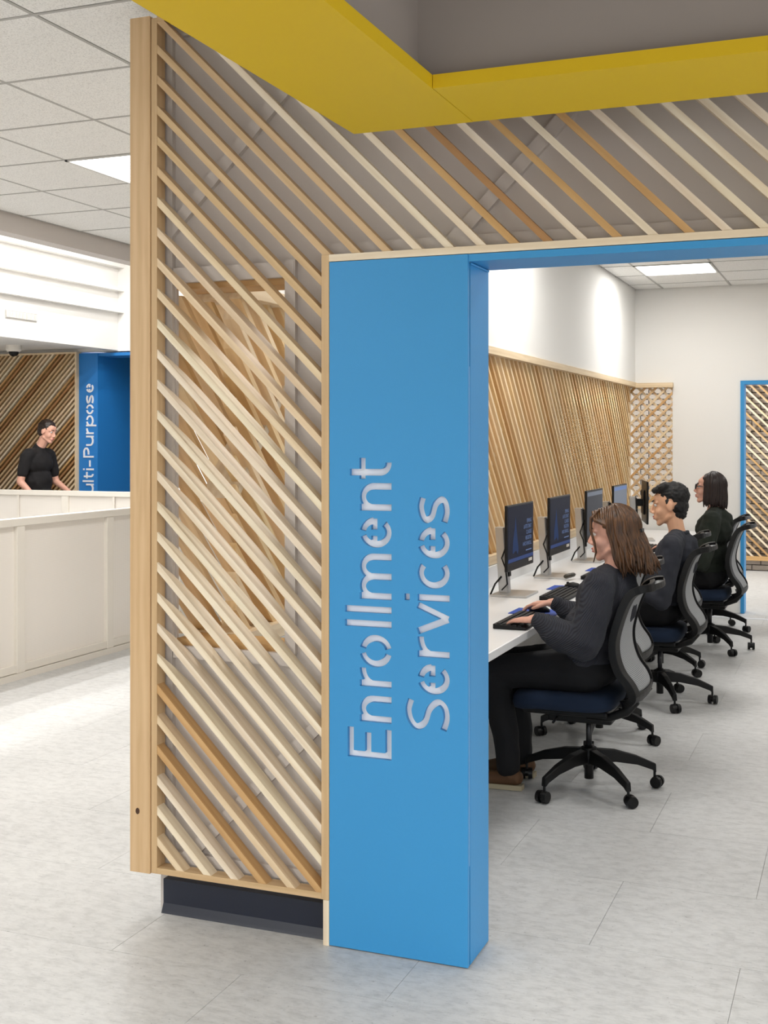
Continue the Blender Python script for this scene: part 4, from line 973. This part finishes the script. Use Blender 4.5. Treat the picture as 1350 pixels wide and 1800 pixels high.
# man
p2, M2 = seated('man with short black hair in a charcoal crew sweater, leaning to his screen', (0.09, 3.95, 0), SWEAT, TROUS, BLACKP, SKIN2,
    dict(hip=0.12, chest=V3(0.035, 0, 0.87), neck=V3(0.035, 0, 1.005), head=V3(0.075, 0, 1.185), pitch=0.12, turn=0.08, bulk=1.06, sh=0.205, sleeve=1.1, hs=1.03,
         elbowL=V3(0.09, 0.28, 0.66), elbowR=V3(0.14, -0.28, 0.70), wristL=V3(0.33, 0.20, 0.785), wristR=V3(0.36, -0.22, 0.80), ankle=0.34))
face_bits(M2, p2, BLACK_HAIR)
hb = MB()
hb.ell(M2 @ V3(-0.03, 0, 0.056), (0.103, 0.084, 0.084)); hb.ell(M2 @ V3(-0.052, 0, -0.008), (0.064, 0.073, 0.062)); hb.ell(M2 @ V3(-0.05, 0, -0.055), (0.048, 0.056, 0.04))
for y in (-0.05, -0.025, 0.0, 0.025, 0.05): hb.cap(M2 @ V3(0.01, y, 0.112), 0.026, M2 @ V3(0.07, y * 0.95, 0.094), 0.018)
for y in (-0.07, 0.07): hb.cap(M2 @ V3(0.005, y, 0.03), 0.012, M2 @ V3(0.002, y, -0.015), 0.006)
blob(hb, 'hair', BLACK_HAIR, p2, 0.005, 2, 0.010, 0.014)
# woman with glasses
p3, M3 = seated('woman with dark bob and black glasses in a dark green fleece', (0.11, 5.92, 0), GREENJ, TROUS, BLACKP, SKIN1,
    dict(hip=0.09, chest=V3(0.05, 0, 0.90), neck=V3(0.055, 0, 1.045), head=V3(0.085, 0, 1.21), pitch=-0.08, bulk=1.12, sh=0.2, sleeve=1.25, hs=0.98, topname='fleece_jacket',
         elbowL=V3(0.12, 0.29, 0.69), elbowR=V3(0.14, -0.28, 0.70), wristL=V3(0.33, 0.22, 0.79), wristR=V3(0.34, -0.22, 0.80), ankle=0.36))
face_bits(M3, p3, DARK_HAIR, True)
hb = MB(); hb.ell(M3 @ V3(-0.024, 0, 0.036), (0.1, 0.082, 0.094)); hb.cap(M3 @ V3(-0.05, 0, 0.0), 0.078, M3 @ V3(-0.06, 0, -0.07), 0.07)
hm = blob(hb, 'hair', DARK_HAIR, p3, 0.006, 3)
hs = MB(); strands(hs, M3, 150, 68, -0.125, -0.006, 9, 0.002, 0.008, 1.02, flare=0.012); hs.build('hair_locks', DARK_HAIR, hm, smooth=True)

# walking person beyond the stairwell (faces +X)
def walker():
    p = thing('person', 'person in a black t-shirt walking past the far slatted wall', 'person', (-7.14, 7.3, 0), 0.0)
    M = Matrix.Translation(V3(0.10, 0, 1.665)) @ Euler((0, 0.28, 0)).to_matrix().to_4x4()
    s = MB(); head(s, M); nk = V3(0.0, 0, 1.50)
    s.chain([nk + V3(-0.03, 0, -0.05), nk + V3(0.02, 0, 0.02), M @ V3(-0.01, 0, -0.05)], [0.06, 0.052, 0.054])
    s.chain([V3(0, 0, 0.95), V3(-0.01, 0, 1.15), V3(-0.02, 0, 1.34)], [0.085, 0.08, 0.09]); s.cap((-0.02, 0.17, 1.42), 0.045, (-0.02, -0.17, 1.42), 0.045)
    L = [V3(-0.02, 0.2, 1.4), V3(0.02, 0.25, 1.12), V3(0.22, 0.2, 1.02)]; R_ = [V3(-0.02, -0.2, 1.4), V3(-0.06, -0.25, 1.13), V3(0.10, -0.23, 0.98)]
    for A, sd in ((L, 1), (R_, -1)):
        s.chain(A, [0.046, 0.04, 0.026]); hand(s, A[2], (A[2] - A[1]) + V3(0, 0, 0.02), sd, 0.4)
    s.chain([V3(0, 0.09, 0.92), V3(0.12, 0.1, 0.5), V3(0.16, 0.1, 0.1)], [0.085, 0.055, 0.04]); s.chain([V3(0, -0.09, 0.92), V3(-0.02, -0.1, 0.5), V3(-0.2, -0.1, 0.13)], [0.085, 0.055, 0.04])
    s.cap((0.14, 0.1, 0.05), 0.035, (0.28, 0.1, 0.04), 0.03); s.cap((-0.22, -0.1, 0.09), 0.035, (-0.1, -0.1, 0.04), 0.03)
    blob(s, 'body', SKIN1, p, 0.006, 3)
    g = MB(); g.ell((0, 0, 0.98), (0.14, 0.185, 0.1)); g.ell((-0.01, 0, 1.13), (0.13, 0.175, 0.17)); g.ell((-0.02, 0, 1.33), (0.135, 0.195, 0.15)); g.cap((-0.02, 0.17, 1.42), 0.068, (-0.02, -0.17, 1.42), 0.068); g.cap((-0.02, 0, 1.4), 0.1, (-0.01, 0, 1.485), 0.066)
    for A in (L, R_): g.cap(A[0], 0.068, A[0] * 0.35 + A[1] * 0.65, 0.06)
    blob(g, 'tshirt', TSHIRT, p, 0.009, 4, 0.012, 0.08)
    t = MB(); t.ell((0, 0, 0.92), (0.14, 0.18, 0.12)); t.chain([V3(0, 0.09, 0.9), V3(0.12, 0.1, 0.5), V3(0.16, 0.1, 0.12)], [0.105, 0.08, 0.06]); t.chain([V3(0, -0.09, 0.9), V3(-0.02, -0.1, 0.5), V3(-0.2, -0.1, 0.15)], [0.105, 0.08, 0.06])
    blob(t, 'trousers', JEANS, p, 0.01, 4, 0.01, 0.08)
    for a, b in (((0.13, 0.1, 0.05), (0.29, 0.1, 0.038)), ((-0.24, -0.1, 0.1), (-0.1, -0.1, 0.04))):
        m = MB(); m.cap(a, 0.042, b, 0.035); blob(m, 'shoe', BLACKP, p, 0.008, 3)
    h = MB(); h.ell(M @ V3(-0.024, 0, 0.042), (0.102, 0.082, 0.09)); h.ell(M @ V3(-0.05, 0, -0.01), (0.068, 0.072, 0.07)); blob(h, 'hair', DARK_HAIR, p, 0.006, 3, 0.012, 0.03)
    face_bits(M, p, DARK_HAIR)
walker()
